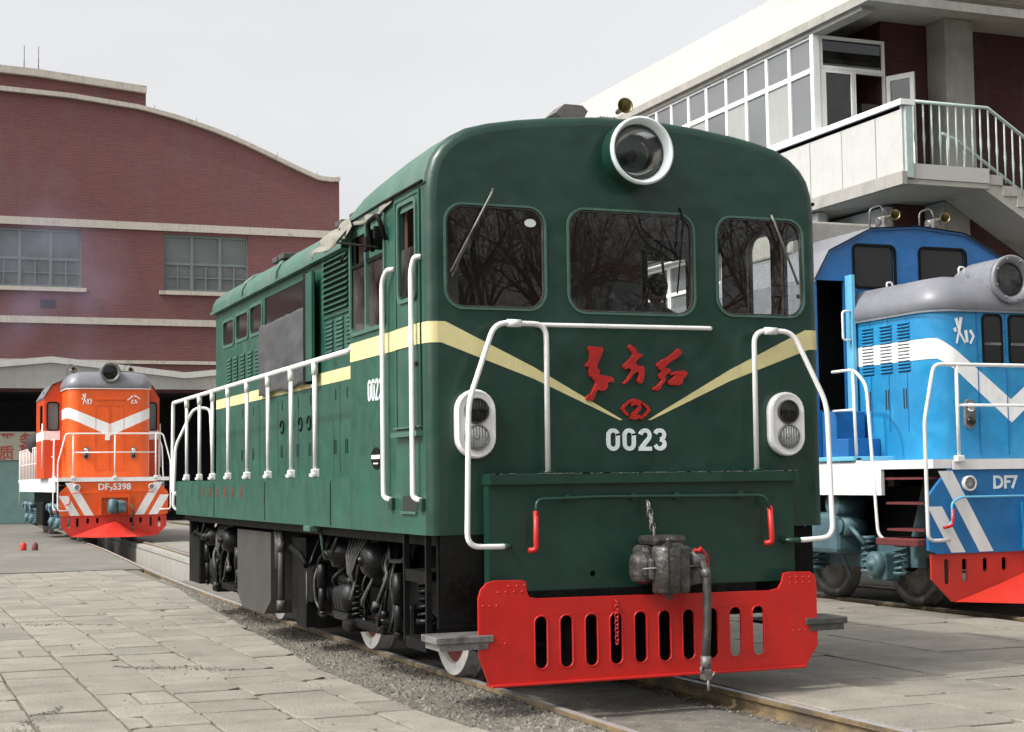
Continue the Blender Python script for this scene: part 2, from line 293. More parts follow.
def thing(name, label, cat, loc, group=None):
    o = bpy.data.objects.new(name, None); C.objects.link(o); o.location = loc; ORG[o.name] = tuple(loc)
    o['label'] = label; o['category'] = cat
    if group: o['group'] = group
    return o
def tag(o, label, cat, group=None):
    o['label'] = label; o['category'] = cat
    if group: o['group'] = group
    return o
def struct(o): o['kind'] = 'structure'; return o
def rr(x0, x1, y0, y1, r, n=6):
    p = []
    for cx, cy, a in ((x1-r, y1-r, 0), (x0+r, y1-r, 90), (x0+r, y0+r, 180), (x1-r, y0+r, 270)):
        for i in range(n+1):
            t = R(a+90*i/n); p.append((cx+r*math.cos(t), cy+r*math.sin(t)))
    return p
def rect(x0, x1, y0, y1): return [(x1, y1), (x0, y1), (x0, y0), (x1, y0)]
def bend(pts, r=.08, n=5):
    """round the corners of a pipe path"""
    P = [Vector(p) for p in pts]; out = [P[0]]
    for i in range(1, len(P)-1):
        a, b, c = P[i-1], P[i], P[i+1]; u = (a-b); v = (c-b); d = min(r, u.length*.45, v.length*.45)
        p0 = b+u.normalized()*d; p2 = b+v.normalized()*d
        for k in range(n+1): t = k/n; out.append(p0*(1-t)**2+b*2*t*(1-t)+p2*t*t)
    out.append(P[-1]); return out
FX = lambda x, s=1: (lambda u, v, w: (x+w*s, u, v))       # plane x=const, (u,v)=(y,z)
FY = lambda y, s=1: (lambda u, v, w: (u, y+w*s, v))       # plane y=const, (u,v)=(x,z)
FZ = lambda z, s=1: (lambda u, v, w: (u, v, z+w*s))
def ribbon(mb, pts, wd, fn, depth):
    """a flat painted or raised stroke along a 2-D path"""
    P = [Vector(p) for p in pts]; L = []; Rr = []
    ws = wd if isinstance(wd, (list, tuple)) else [wd]*len(P)
    for i, p in enumerate(P):
        t = (P[min(i+1, len(P)-1)]-P[max(i-1, 0)]).normalized(); nn = Vector((-t.y, t.x))*ws[i]/2
        L.append(p+nn); Rr.append(p-nn)
    poly = [(q.x, q.y) for q in L]+[(q.x, q.y) for q in Rr[::-1]]
    k = len(P)
    vs = [fn(u, v, 0) for u, v in poly]+[fn(u, v, depth) for u, v in poly]; n = len(poly)
    fs = []
    for i in range(k-1):
        a, b, c, d = i, i+1, n-2-i, n-1-i
        fs.append((a, b, c, d)); fs.append((n+d, n+c, n+b, n+a))
    for i in range(n): fs.append((i, (i+1) % n, n+(i+1) % n, n+i))
    mb.add(vs, fs, False)
def arc(cx, cy, rx, ry, a0, a1, n=10): return [(cx+rx*math.cos(R(a0+(a1-a0)*i/n)), cy+ry*math.sin(R(a0+(a1-a0)*i/n))) for i in range(n+1)]
def text_mesh(name, txt, size, fn, depth, m, parent, bold=0., sx=1.):
    cu = bpy.data.curves.new(name, 'FONT'); cu.body = txt; cu.size = size; cu.align_x = 'CENTER'; cu.align_y = 'CENTER'; cu.offset = bold; cu.resolution_u = 3
    ob = bpy.data.objects.new(name+'_tmp', cu); C.objects.link(ob)
    dg = bpy.context.evaluated_depsgraph_get(); me = ob.evaluated_get(dg).to_mesh()
    vs = [v.co.copy() for v in me.vertices]; fs = [list(p.vertices) for p in me.polygons]
    ob.evaluated_get(dg).to_mesh_clear(); bpy.data.objects.remove(ob); bpy.data.curves.remove(cu)
    mb = MB(); n = len(vs)
    from collections import Counter
    ec = Counter(); 
    for f in fs:
        for i in range(len(f)): ec[tuple(sorted((f[i], f[(i+1) % len(f)])))] += 1
    v2 = [fn(v.x*sx, v.y, 0) for v in vs]+[fn(v.x*sx, v.y, depth) for v in vs]
    f2 = fs+[[n+i for i in f[::-1]] for f in fs]+[(a, b, n+b, n+a) for (a, b), c in ec.items() if c == 1]
    mb.add(v2, f2, False)
    return mb.build(name, m, parent)

# ------------------------------------------------------------------ ground, tracks, paving
def tc(y):                                   # the loco's track bends gently to the right beyond y = 6
    if y < 6: return 0.
    if y < 21: return .00174*(y-6)**2
    return .3915+.0522*(y-21) if y < 30 else .3915+.0522*9+.035*(y-30)
GM = mat('packed grit ground', (.12, .11, .092), .95, var=.3, vs=6, bump=.5, bs=40, col2=(.19, .178, .15), amt2=.6, s2=3, thr=.5, soft=.2)
pitL, pitR, pit0, pit1 = .18, 1.45, 17.5, 47.0
mb = MB()
mb.plate(rect(-900, 900, -300, 1500), [[(tc(pit0)-.55, pit0), (tc(pit0)+.62, pit0), (2.05, pit1), (.78, pit1)]], FZ(-.14, -1), .02)
struct(mb.build('ground', GM))
mb = MB(); px0, px1 = tc(pit0)-.55, tc(pit0)+.62
mb.add([(px0, pit0, -.138), (px1, pit0, -.138), (2.05, pit1, -.138), (.78, pit1, -.138), (px0, pit0, -1.3), (px1, pit0, -1.3), (2.05, pit1, -1.3), (.78, pit1, -1.3)],
       [(0, 1, 5, 4), (1, 2, 6, 5), (2, 3, 7, 6), (3, 0, 4, 7), (4, 5, 6, 7)])
struct(mb.build('inspection_pit', 'concrete'))

# far yard surface, left of the track and in front of the big hall
AS = mat('yard asphalt', (.135, .128, .11), .95, var=.15, vs=1.2, bump=.3, bs=30, col2=(.22, .208, .18), amt2=.6, s2=.5, thr=.48, soft=.2)
mb = MB()
ed = [(tc(y)-.80, y) for y in (20.5, 24, 28, 32, 36, 40, 47)]
mb.plate([(-300, 20.5)]+ed+[(1.0, 61.9), (-300, 61.9)], [], FZ(-.136), .118)
struct(mb.build('yard', AS))
CR = mat('concrete apron right', (.20, .19, .165), .92, var=.16, vs=1.6, bump=.3, bs=18, col2=(.17, .16, .14), amt2=.65, s2=1.1, thr=.5, soft=.2)
mb = MB()
edge = [(tc(y)+1.0, y) for y in (47, 40, 34, 28, 24, 21, 17.5, 14, 10, 6, -40)]
mb.plate([(6.25, -40), (6.25, 61.9), (3.0, 61.9)]+edge, [], FZ(-.136), .098)
mb.plate(rect(8.25, 10.9, -40, 61.9), [], FZ(-.136), .125)
mb.plate(rect(6.62, 7.88, -40, 61.9), [], FZ(-.136), .11)
struct(mb.build('apron', CR))
# left pavement of individually tilted slabs
def edge_x(y):
    P = [(-12, -1.30), (-2, -1.40), (0, -1.62), (3, -1.60), (6, -1.38), (9, -1.2), (12, -1.02), (14.5, -.80), (17, tc(17)-.85), (20.5, tc(20.5)-.85)]
    for (a, b), (c, d) in zip(P, P[1:]):
        if y <= c: return b+(d-b)*max(0, (y-a))/(c-a)
    return P[-1][1]
def slab_mat():
    m = mat('worn paving slabs', (.232, .214, .178), .9, var=.14, vs=2.5, bump=.6, bs=45, col2=(.14, .127, .105), amt2=.6, s2=1.1, thr=.48, soft=.2, speck=.16)
    n, l = m.node_tree.nodes, m.node_tree.links; b = n['Principled BSDF']
    src = b.inputs['Base Color'].links[0].from_socket
    at = n.new('ShaderNodeAttribute'); at.attribute_name = 'tone'
    v = n.new('ShaderNodeVectorMath'); v.operation = 'SCALE'
    l.new(src, v.inputs[0]); l.new(at.outputs['Fac'], v.inputs['Scale']); l.new(v.outputs[0], b.inputs['Base Color'])
    return m
rnd = random.Random(11)
bmv, bmf, tone = [], [], []
clipf = lambda cx, cy: min(cx, edge_x(cy)+rnd.uniform(-.012, .012)); zoff = 0.
def slab(x0, x1, y0, y1):
    g = .009+.011*rnd.random(); z = zoff-.024+rnd.uniform(-.004, .004); t = rnd.uniform(.87, 1.10)
    tx, ty = rnd.uniform(-.006, .006), rnd.uniform(-.006, .006)
    corners = []
    for cx, cy in ((x0, y0), (x1, y0), (x1, y1), (x0, y1)):
        sx = g if cx == x0 else -g; sy = g if cy == y0 else -g
        corners.append((cx+sx+rnd.uniform(-.006, .006), cy+sy+rnd.uniform(-.006, .006)))
    # clip against the ragged edge of the pavement
    corners = [(clipf(cx, cy), cy) for cx, cy in corners]
    if abs(corners[1][0]-corners[0][0]) < .05 and abs(corners[2][0]-corners[3][0]) < .05: return
    # chip some corners off
    poly = []
    for k, (cx, cy) in enumerate(corners):
        if rnd.random() < .16:
            pa, pb = corners[k-1], corners[(k+1) % 4]; d = rnd.uniform(.03, .11)
            for q in (pa, pb):
                L = math.hypot(q[0]-cx, q[1]-cy)
                if L > .01: poly.append((cx+(q[0]-cx)/L*d*rnd.uniform(.6, 1.2), cy+(q[1]-cy)/L*d*rnd.uniform(.6, 1.2)))
        else: poly.append((cx, cy))
    def zz(a): return z+(a[0]-x0)*tx+(a[1]-y0)*ty
    b = len(bmv); n = len(poly); mx_ = sum(a[0] for a in poly)/n; my_ = sum(a[1] for a in poly)/n
    ins = [(a[0]+(mx_-a[0])*.012, a[1]+(my_-a[1])*.02) for a in poly]
    bmv.extend([(a[0], a[1], zz(a)) for a in ins]); bmv.extend([(a[0], a[1], zz(a)-.006) for a in poly]); bmv.extend([(a[0], a[1], -.13) for a in poly])
    bmf.append([b+i for i in range(n)]); tone.append(t)
    for lo in (0, n):
        for i in range(n): bmf.append((b+lo+i, b+lo+n+i, b+lo+n+(i+1) % n, b+lo+(i+1) % n)); tone.append(t)
cols = [-1.0-.0-.56*i for i in range(0, 42)]
for ci in range(len(cols)-1):
    xr, xl = cols[ci]+.2, cols[ci+1]+.2; y = -9.5+rnd.uniform(0, .5)
    while y < 20.5:
        ln = rnd.choice((.5, .56, .56, .62, .7)); y2 = min(y+ln, 20.45)
        if y2-y > .12:
            if rnd.random() < .16:                      # a cracked slab
                k = xl+(xr-xl)*rnd.uniform(.3, .7); slab(xl, k, y, y2); slab(k, xr, y, y2)
            elif rnd.random() > .003: slab(xl, xr, y, y2)
        y += ln
for part_ in (1, 2):
    if part_ == 2: bmv, bmf, tone = [], [], []
    if part_ == 1: keep = (bmv, bmf, tone); continue
    zoff = .010; clipf = lambda cx, cy: max(cx, tc(cy)+.87)
    xc = [.72, 1.72, 2.7, 3.7, 4.66, 5.62, 6.25]
    for xl, xr in zip(xc, xc[1:]):
        y = -9.5+rnd.uniform(0, .8)
        while y < 26:
            ln = rnd.choice((.7, .8, .9, .9, 1.0)); 
            if rnd.random() < .2: k = xl+(xr-xl)*rnd.uniform(.3, .7); slab(xl, k, y, y+ln); slab(k, xr, y, y+ln)
            else: slab(xl, xr, y, y+ln)
            y += ln
    me = bpy.data.meshes.new('apron_slabs'); me.from_pydata(bmv, [], bmf); at_ = me.attributes.new('tone', 'FLOAT', 'FACE'); at_.data.foreach_set('value', tone)
    me.materials.append(slab_mat()); ob = bpy.data.objects.new('apron_slabs', me); C.objects.link(ob); struct(ob)
    bmv, bmf, tone = keep
me = bpy.data.meshes.new('pavement'); me.from_pydata(bmv, [], bmf)
a = me.attributes.new('tone', 'FLOAT', 'FACE'); a.data.foreach_set('value', tone)
me.materials.append(slab_mat()); ob = bpy.data.objects.new('pavement', me); C.objects.link(ob); struct(ob)
mb = MB()
ed = [(edge_x(y)-.03, y) for y in (20.45, 17, 14, 12, 9, 6, 3, 0, -2, -12)]
mb.plate([(-60, -12), (-60, 20.45)]+ed, [], FZ(-.136), .095)
struct(mb.build('grit_bed', mat('grit between slabs', (.135, .12, .095), .95, var=.3, vs=30, bump=.5, bs=60)))

ysr = [-14+i*.5 for i in range(64)]
mb = MB(); mb.loft([[(edge_x(y)-.02, y, -.075), ((edge_x(y)+tc(y)-.8)/2, y, -.052), (tc(y)-.79, y, -.038)] for y in ysr], False, True)
mb.loft([[(tc(y)-.715, y, -.125), (tc(y)-.5, y, -.095), (tc(y)+.45, y, -.095), (tc(y)+.715, y, -.128)] for y in ysr], False, True)
o = mb.build('ballast_bed', GM); struct(o)
# loose gravel beside and between the rails
def gravel(name, n, fx, sz=(.010, .032), seed=3):
    rg = random.Random(seed); mb = MB()
    base = [(0, 0, 1), (1, 0, 0), (0, 1, 0), (-1, 0, 0), (0, -1, 0), (0, 0, -.4)]
    tri = [(0, 1, 2), (0, 2, 3), (0, 3, 4), (0, 4, 1), (5, 2, 1), (5, 3, 2), (5, 4, 3), (5, 1, 4)]
    for _ in range(n):
        x, y, z = fx(rg); s_ = rg.uniform(*sz)*(1 if rg.random() < .9 else 1.5); a = rg.random()*6.28
        ca, sa = math.cos(a), math.sin(a); q = [rg.uniform(.6, 1.3) for _ in range(6)]
        vs = [(x+(v[0]*ca-v[1]*sa)*s_*q[i], y+(v[0]*sa+v[1]*ca)*s_*q[i], z+v[2]*s_*.6*q[i]) for i, v in enumerate(base)]
        mb.mi = rg.choice((0, 0, 1, 2)); mb.add(vs, tri, False)
    o = mb.build(name, [mat('stone mid', (.115, .102, .082), .9, vs=20), mat('stone pale', (.175, .16, .132), .9, vs=20), mat('stone dark', (.08, .075, .065), .9, vs=20)])
    o['kind'] = 'stuff'; return o
def fx1(g):
    y = g.uniform(-3.5, 16)
    lo, hi = edge_x(y)+.01, tc(y)-.80
    x = lo+(hi-lo)*g.random()**.85
    return x, y, -.075+.035*(x-lo)/(hi-lo+.01)
gravel('gravel', 15000, fx1)
def fx2(g):
    y = -5+g.random()**1.3*12; return g.uniform(-.66, .66)+tc(y), y, -.105
gravel('gravel', 5000, fx2, (.008, .026), 5)
def fx3(g):
    y = g.uniform(-6, 21); x = g.uniform(-10, edge_x(y)); k = noise.noise(Vector((x*1.1, y*.8, 4)))
    if k < .22: x = round((x-.32)/.56)*.56+.32+g.gauss(0, .02)
    return x, y, -.034+(.016 if k > .22 else 0)
gravel('gravel', 5000, fx3, (.004, .012), 9)

def fx4(g):
    L_ = [((-4.9, -1.0), (-3.9, 1.6)), ((-6.4, 1.5), (-4.0, -.9)), ((-3.2, 4.0), (-2.2, 3.2)), ((-4.4, 9.5), (-2.6, 8.3)), ((-8, 6), (-6.2, 9))]
    (x0, y0), (x1, y1) = L_[g.randrange(len(L_))]; t = g.random(); w_ = .16*(1-abs(2*t-1))+.03
    return x0+(x1-x0)*t+g.gauss(0, w_*.5), y0+(y1-y0)*t+g.gauss(0, w_*.5), -.018
gravel('crumbled_slab_grit', 1300, fx4, (.004, .013), 21)
def rail(mb, f, y0, y1, step=1.5, z=0.):
    ys = [y0+(y1-y0)*i/max(1, int((y1-y0)/step)) for i in range(int((y1-y0)/step)+1)]
    prof = [(-.065, -.135), (.065, -.135), (.065, -.122), (.012, -.105), (.010, -.045), (.036, -.034), (.036, -.004), (.030, 0), (-.030, 0), (-.036, -.004), (-.036, -.034), (-.010, -.045), (-.012, -.105), (-.065, -.122)]
    rings = [[(f(y)+a, y, b+z) for a, b in prof] for y in ys]
    mb.smooth = False; mb.mi = 0; mb.loft(rings, True, False, True, True)
    # worn running surface, set 1 mm proud
    mb.mi = 1; mb.loft([[(f(y)-.028, y, z+.001), (f(y)+.028, y, z+.001), (f(y)+.034, y, z-.003), (f(y)-.034, y, z-.003)] for y in ys], True, False, True, True)
mb = MB()
for s in (-.7525, .7525): rail(mb, lambda y, s=s: tc(y)+s, -14, 58)
struct(mb.build('railway_track', ['rail', 'railtop']))
mb = MB()
for s in (-.7525, .7525): rail(mb, lambda y, s=s: 7.25+s, -14, 58)
struct(mb.build('railway_track', ['rail', 'railtop']))
mb = MB()                                       # pale kerb of the pit with rail clips
mb.plate([(tc(pit0)+.62, pit0), (tc(pit0)+1.0, pit0), (2.5, pit1), (2.08, pit1)], [], FZ(-.135), .09)
for i in range(24):
    y = pit0+.4+i*.65; x = tc(y)+.86; mb.box(x-.05, x+.05, y-.06, y+.06, -.045, .0)
struct(mb.build('pit_kerb', 'concrete'))

# ------------------------------------------------------------------ big brick hall at the back
YB = 62.
def arch(x):
    P = [(-6, 19.45), (-.3, 18.95), (2.7, 18.85), (5.8, 18.55), (7.5, 18.2), (9.2, 17.72), (10.5, 17.25), (11.8, 16.72), (13.0, 16.2), (14.1, 15.78), (15.1, 15.72)]
    if x < -6: x = -12-x
    x = max(-6, x)
    for (a, b), (c, d) in zip(P, P[1:]):
        if x <= c: return b+(d-b)*(x-a)/(c-a)
    return 15.8
hall = thing('brick_hall', 'big red brick workshop hall with arched roofline and two white bands', 'building', (-6, YB, 0))
xs = [-27.1+i*42.2/120 for i in range(121)]
top = [(x, arch(x)) for x in xs][::-1]
wx = [(-12.9, -9.0), (-6.7, -2.8), (-.75, 3.22), (6.85, 10.72)]
wx = [(-18.9, -15.0), (-10.9, -6.9)] + wx[2:]
holes = [rect(a, b, 10.35, 12.95) for a, b in wx]+[rect(-26, 2.15, .0, 5.72), rect(2.5, 14.2, .0, 5.72)]
mb = MB(); mb.plate([(-27.1, -.1), (15.1, -.1)]+top, [], FY(YB+.6), .1)
hs_ = [rect(a, b, 10.35, 12.95) for a, b in wx]
mb = MB()
mb.plate([(-27.1, 5.72), (15.1, 5.72)]+top, hs_, FY(YB), .45)
mb.box(14.6, 15.1, YB, YB+.45, -.1, 5.719); mb.box(-27.1, -26.6, YB, YB+.45, -.1, 5.719); mb.box(2.0, 2.6, YB, YB+.45, -.1, 5.719)
mb.box(14.65, 15.1, YB+.451, YB+40, -.1, 15.3); mb.box(-27.1, -26.65, YB+.451, YB+40, -.1, 15.3)
mb.build('wall', 'brick_far', hall)
mb = MB()                                         # barrel roof
mb.loft([[(x, y, arch(x)-.25) for x in xs] for y in (YB+.46, YB+40)], False, True)
mb.build('roof', 'concrete', hall)
mb = MB()
cop = [(x, arch(x)) for x in xs]
mb.loft([[(x, YB-.22, z+.03), (x, YB-.22, z+.23), (x, YB+.5, z+.23), (x, YB+.5, z+.03)] for x, z in cop], True, False, True, True)
mb.build('coping', 'band', hall)
mb = MB(); mb.box(-17.5, 5.85, YB+.5, YB+1.0, 18.0, 19.3); mb.build('attic_wall', 'brick_far', hall)
mb = MB(); k = [(-17.8, 19.7), (-6, 20.1), (1.2, 19.85), (6.1, 19.45)]
mb.loft([[(x, YB+.2, z), (x, YB+.2, z+.32), (x, YB+1.3, z+.32), (x, YB+1.3, z)] for x, z in k], True, False, True, True)
mb.mi = 1; mb.loft([[(x, YB+.45, z-1.0), (x, YB+.45, z-.01), (x, YB+1.05, z-.01), (x, YB+1.05, z-1.0)] for x, z in k], True, False, True, True)
mb.build('attic_coping', ['band', 'brick_far'], hall)
for z0, z1 in ((13.08, 13.42), (8.74, 9.04), (7.0, 7.15)):
    mb = MB(); mb.box(-27.15, 15.15, YB-.12, YB-.002, z0, z1); mb.build('band', 'band', hall)
for a, b in wx:
    mb = MB(); mb.box(a, b, YB+.2, YB+.22, 10.35, 12.95); g = None
    fr = MB(); W_ = .07
    for i in range(4):
        x = a+(b-a)*i/3; fr.box(x-W_, x+W_, YB+.12, YB+.19, 10.35, 12.95)
    for i in range(6):
        if i % 2: x = a+(b-a)*i/6; fr.box(x-.03, x+.03, YB+.13, YB+.185, 10.35, 11.6)
    for z in (10.4, 11.62, 12.9): fr.box(a, b, YB+.125, YB+.195, z-.06, z+.06)
    for z in (11.0,): fr.box(a, b, YB+.135, YB+.18, z-.025, z+.025)
    wo = fr.build('window', 'win_frame_green', hall); mb.build('pane', 'win_glass_far', wo)
    sl = MB(); sl.box(a-.2, b+.2, YB-.16, YB+.12, 10.17, 10.345); sl.build('sill', 'band', wo)
# zig-zag canopy front
mb = MB(); z = lambda x: 6.2+.62*abs(((x-1.68-5.7)/5.7+1) % 2-1)
pts = [-27+i*.35 for i in range(121)]
mb.loft([[(x, YB-2.6, z(x)), (x, YB-2.6, z(x)+.26), (x, YB-2.2, z(x)+.26), (x, YB-2.2, z(x))] for x in pts], True, False, True, True)
mb.build('canopy_fascia', 'canopy_edge', hall)
mb = MB(); mb.loft([[(x, YB-2.5, 5.72), (x, YB-2.5, z(x)-.002), (x, YB-2.3, z(x)-.002), (x, YB-2.3, 5.72)] for x in pts], True, False, True, True)
mb.loft([[(x, YB-2.2, z(x)+.1), (x, YB-.002, z(x)+.1)] for x in pts], False, False)
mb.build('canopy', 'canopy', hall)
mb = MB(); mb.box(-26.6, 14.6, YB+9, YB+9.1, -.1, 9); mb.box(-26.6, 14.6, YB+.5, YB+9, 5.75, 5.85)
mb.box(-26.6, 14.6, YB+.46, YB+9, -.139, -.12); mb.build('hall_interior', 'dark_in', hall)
mb = MB(); mb.box(-4.2, 1.28, YB+.05, YB+.15, -.05, 2.7)
for i in range(5): mb.box(-4.2+i*1.25, -4.1+i*1.25, YB+.02, YB+.05, -.05, 2.7)
mb.build('gate', 'teal_gate', hall)
mb = MB(); mb.box(-9.8, -4.3, YB+.05, YB+.15, -.05, 2.7); mb.build('gate', 'teal_gate', hall)
sg = MB(); sg.box(-6.0, 1.28, YB-.06, YB-.01, 2.72, 3.96); sgo = tag(sg.build('sign_board', 'sign_cream'), 'cream sign board with faded red characters above the pale teal gate', 'sign')
for tx, cx, cz in (('严', .12, 3.55), ('务', .92, 3.55), ('质', .08, 3.0), ('量', .92, 3.0)):
    text_mesh('sign_character', tx, .66, lambda u, v, w, cx=cx, cz=cz: (cx+u, YB-.064-w, cz+v), .015, 'sign_red', sgo, .012)
for x in (.75, 1.37): 
    mb = MB(); mb.cyl((x, YB+.7, 19.6), (x, YB+.7, 21.3), .03, .02, 8); mb.build('mast', 'steel', hall)
mb = MB(); mb.box(1.45, 2.1, YB-.03, YB-.001, 9.45, 9.8); mb.build('vent', 'dark_in', hall)
for i in range(5):
    x = 6.4+i*1.9; mb = MB(); mb.cyl((x, YB-.1, arch(x)+.22), (x, YB-.1, arch(x)+.42), .015, .010, 6); mb.build('roof_spike', 'steel', hall)

# ------------------------------------------------------------------ two-storey veranda building on the right
vb = thing('veranda_building', 'cream two storey building with glazed upper veranda, brick end wall and outside stair', 'building', (14, 20, 0))
XW = 10.5
mb = MB()
mb.box(XW, XW+.3, 12.0, 62, 9.80, 10.6); mb.box(XW+.301, 30, 12.0, 12.299, 10.05, 10.6); mb.box(XW+.3, 30, 12.3, 62, 10.12, 10.6)
mb.build('roof_parapet', 'white_wall', vb)
mb = MB(); mb.box(XW-.10, XW+.25, 11.9, 62, 9.64, 9.795); mb.box(XW+.25, 30, 11.9, 12.2, 9.64, 9.795)
mb.box(XW-.02, XW+.25, 12.2, 62, 9.56, 9.64)
mb.build('cornice', 'concrete', vb)
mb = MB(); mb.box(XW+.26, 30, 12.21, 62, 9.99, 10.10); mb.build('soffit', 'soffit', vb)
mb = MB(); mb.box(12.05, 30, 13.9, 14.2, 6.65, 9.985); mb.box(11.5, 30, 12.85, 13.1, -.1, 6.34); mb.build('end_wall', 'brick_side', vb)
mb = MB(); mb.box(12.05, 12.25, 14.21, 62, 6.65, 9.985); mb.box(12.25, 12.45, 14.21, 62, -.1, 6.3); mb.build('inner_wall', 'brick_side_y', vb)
mb = MB(); mb.cbox(12.12, 12.69, 12.3, 12.84, -.1, 6.34, .02); mb.cbox(13.05, 13.68, 13.3, 13.88, 6.66, 9.985, .02)
mb.build('column', 'concrete', vb)
mb = MB(); mb.cbox(10.62, 10.80, 13.95, 14.25, -.1, 6.34); mb.build('column', 'white_wall', vb)
mb = MB(); mb.box(XW+.02, 12.2, 11.15, 62, 6.36, 6.64); mb.box(12.2, 30, 12.3, 62, 6.36, 6.64)
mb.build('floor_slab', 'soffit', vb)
mb = MB(); mb.box(XW-.02, XW+.15, 11.15, 62, 6.56, 7.66)
for i in range(40): pass
mb.build('parapet', 'white_panel', vb)
mb = MB(); mb.box(XW-.08, XW+.019, 11.1, 62, 6.34, 6.555); mb.build('slab_edge', 'concrete', vb)
mb = MB()
for i in range(34): y = 11.9+i*1.02; mb.box(XW-.026, XW-.02, y-.012, y+.012, 6.57, 7.6)
mb.build('panel_joint', 'concrete', vb)
mb = MB(); mb.box(XW-.08, XW+.2, 11.08, 62, 7.665, 7.76); mb.build('parapet_cap', 'white2', vb)
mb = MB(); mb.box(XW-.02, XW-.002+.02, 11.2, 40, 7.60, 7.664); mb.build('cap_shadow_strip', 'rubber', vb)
# glazing of the veranda
ZB, ZM, ZT = 7.77, 8.93, 9.56
ys = [13.85, 14.64, 15.45, 16.23, 17.01, 17.83, 18.6, 19.37, 20.07]
while ys[-1] < 45: ys.append(ys[-1]+.78)
k = 0
for y0, y1 in zip(ys, ys[1:]):
    for z0, z1 in ((ZB, ZM), (ZM, ZT)):
        b = .045; fr = MB()
        fr.plate(rect(y0+.002, y1-.002, z0+.002, z1-.002), [rect(y0+b, y1-b, z0+(.06 if z0 == ZB else b), z1-b)], FX(XW+.02), .07)
        fo = fr.build('window', 'white2', vb)
        ok = (k % 2 == 1 and z0 == ZB) 
        pn = MB(); pn.box(XW+.05, XW+.056, y0+b, y1-b, z0+b, z1-b); pn.build('pane', 'frost' if ok else 'veranda_pane', fo)
    k += 1
mb = MB(); mb.cbox(XW-.03, XW+.12, 13.74, 13.85, 7.765, 9.56, .01); mb.build('corner_post', 'white2', vb)
# end glazing, facing the camera
for x0, x1, z0, z1, op in ((XW+.13, 12.03, 8.95, 9.56, 0), (XW+.13, 11.35, 6.66, 8.945, 0), (11.36, 12.03, 6.66, 8.945, 1)):
    fr = MB(); b = .06 if not op else .03
    fr.plate(rect(x0, x1, z0, z1), [rect(x0+b+(.06 if z0 < 7 and not op else 0), x1-b, z0+b, z1-b)], FY(13.76), .07)
    fo = fr.build('window' if z0 > 8 else 'door_frame', 'white2', vb)
    if not op: pn = MB(); pn.box(x0+b, x1-b, 13.79, 13.796, z0+b, z1-b); pn.build('pane', 'bldg_glass', fo)
fr = MB(); c_, s_ = math.cos(R(-62)), math.sin(R(-62))
hx = lambda u, v, w: (12.03+u*c_-w*s_, 13.74+u*s_+w*c_, v)
fr.plate(rect(0, .55, 6.7, 8.9), [rect(.08, .47, 7.75, 8.8)], hx, .05); fo = fr.build('open_door', 'white2', vb)
pn = MB(); pn.plate(rect(.08, .47, 7.75, 8.8), [], lambda u, v, w: hx(u, v, w+.02), .006); pn.build('pane', 'bldg_glass', fo)
mb = MB(); mb.box(XW+.3, 12.0, 14.3, 45, 9.4, 9.42); 
mb = MB(); mb.box(11.6, 12.0, 13.9, 45, 6.66, 8.4); mb.build('stored_boxes', 'interior_dark', vb)
# stair flight going down to the right, with railing
mb = MB()
for i in range(16):
    x = 12.2+i*.29; zt = 6.78-(i+1)*.175
    mb.box(x, x+.29, 11.15, 12.26, zt-.17, zt)
n_ = 16
vs = []
for yy in (11.16, 12.59):
    vs += [(12.2, yy, 6.36), (12.2+n_*.29, yy, 6.36-n_*.175-.02), (12.2+n_*.29, yy, 6.64-n_*.175-.17), (12.2, yy, 6.30+.0)]
mb.add([(12.0, 11.17, 6.42), (12.2+n_*.29, 11.17, 6.44-n_*.175), (12.2+n_*.29, 12.25, 6.44-n_*.175), (12.0, 12.25, 6.42),
        (12.21, 11.17, 6.62), (12.2+n_*.29, 11.17, 6.64-n_*.175), (12.2+n_*.29, 12.25, 6.64-n_*.175), (12.21, 12.25, 6.62)],
       [(3, 2, 1, 0), (4, 5, 6, 7), (0, 1, 5, 4), (1, 2, 6, 5), (2, 3, 7, 6), (3, 0, 4, 7)])
mb.build('stair', 'soffit', vb)
mb = MB(); mb.box(10.55, 12.2, 11.13, 11.149, 6.45, 6.70); mb.build('landing_edge', 'white_panel', vb)
def railing(y, name):
    rl = MB(); rl.tube([(XW+.1, y, 7.76), (12.25, y, 7.76), (12.25+4, y, 7.76-4*.603)], .032, 8); o = rl.build(name, 'teal_rail', vb)
    for i in range(34):
        x = XW+.28+i*.165; zt = 7.74 if x < 12.25 else 7.74-(x-12.25)*.603; zb = zt-1.04 if x < 12.25 else zt-1.05
        b_ = MB(); b_.tube([(x, y, zb), (x, y, zb+.3), (x, y, zb+.45), (x, y, zb+.6), (x, y, zt)], [.016, .016, .027, .016, .016], 6); b_.build('baluster', 'teal_rail', o)
    return o
railing(11.2, 'stair_railing'); 
rl = MB(); rl.tube([(12.3, 12.5, 7.6), (12.6, 12.5, 7.5), (16.2, 12.5, 5.3)], .03, 8)
for i in range(10): rl.tube([(12.4+i*.36, 12.5, 7.55-i*.22-1.0), (12.4+i*.36, 12.5, 7.55-i*.22)], .014, 6)
rl.build('inner_railing', 'teal_rail', vb)
mb = MB(); mb.cbox(XW+.02, XW+.16, 11.1, 11.22, 6.45, 7.66); mb.build('newel', 'teal_rail', vb)
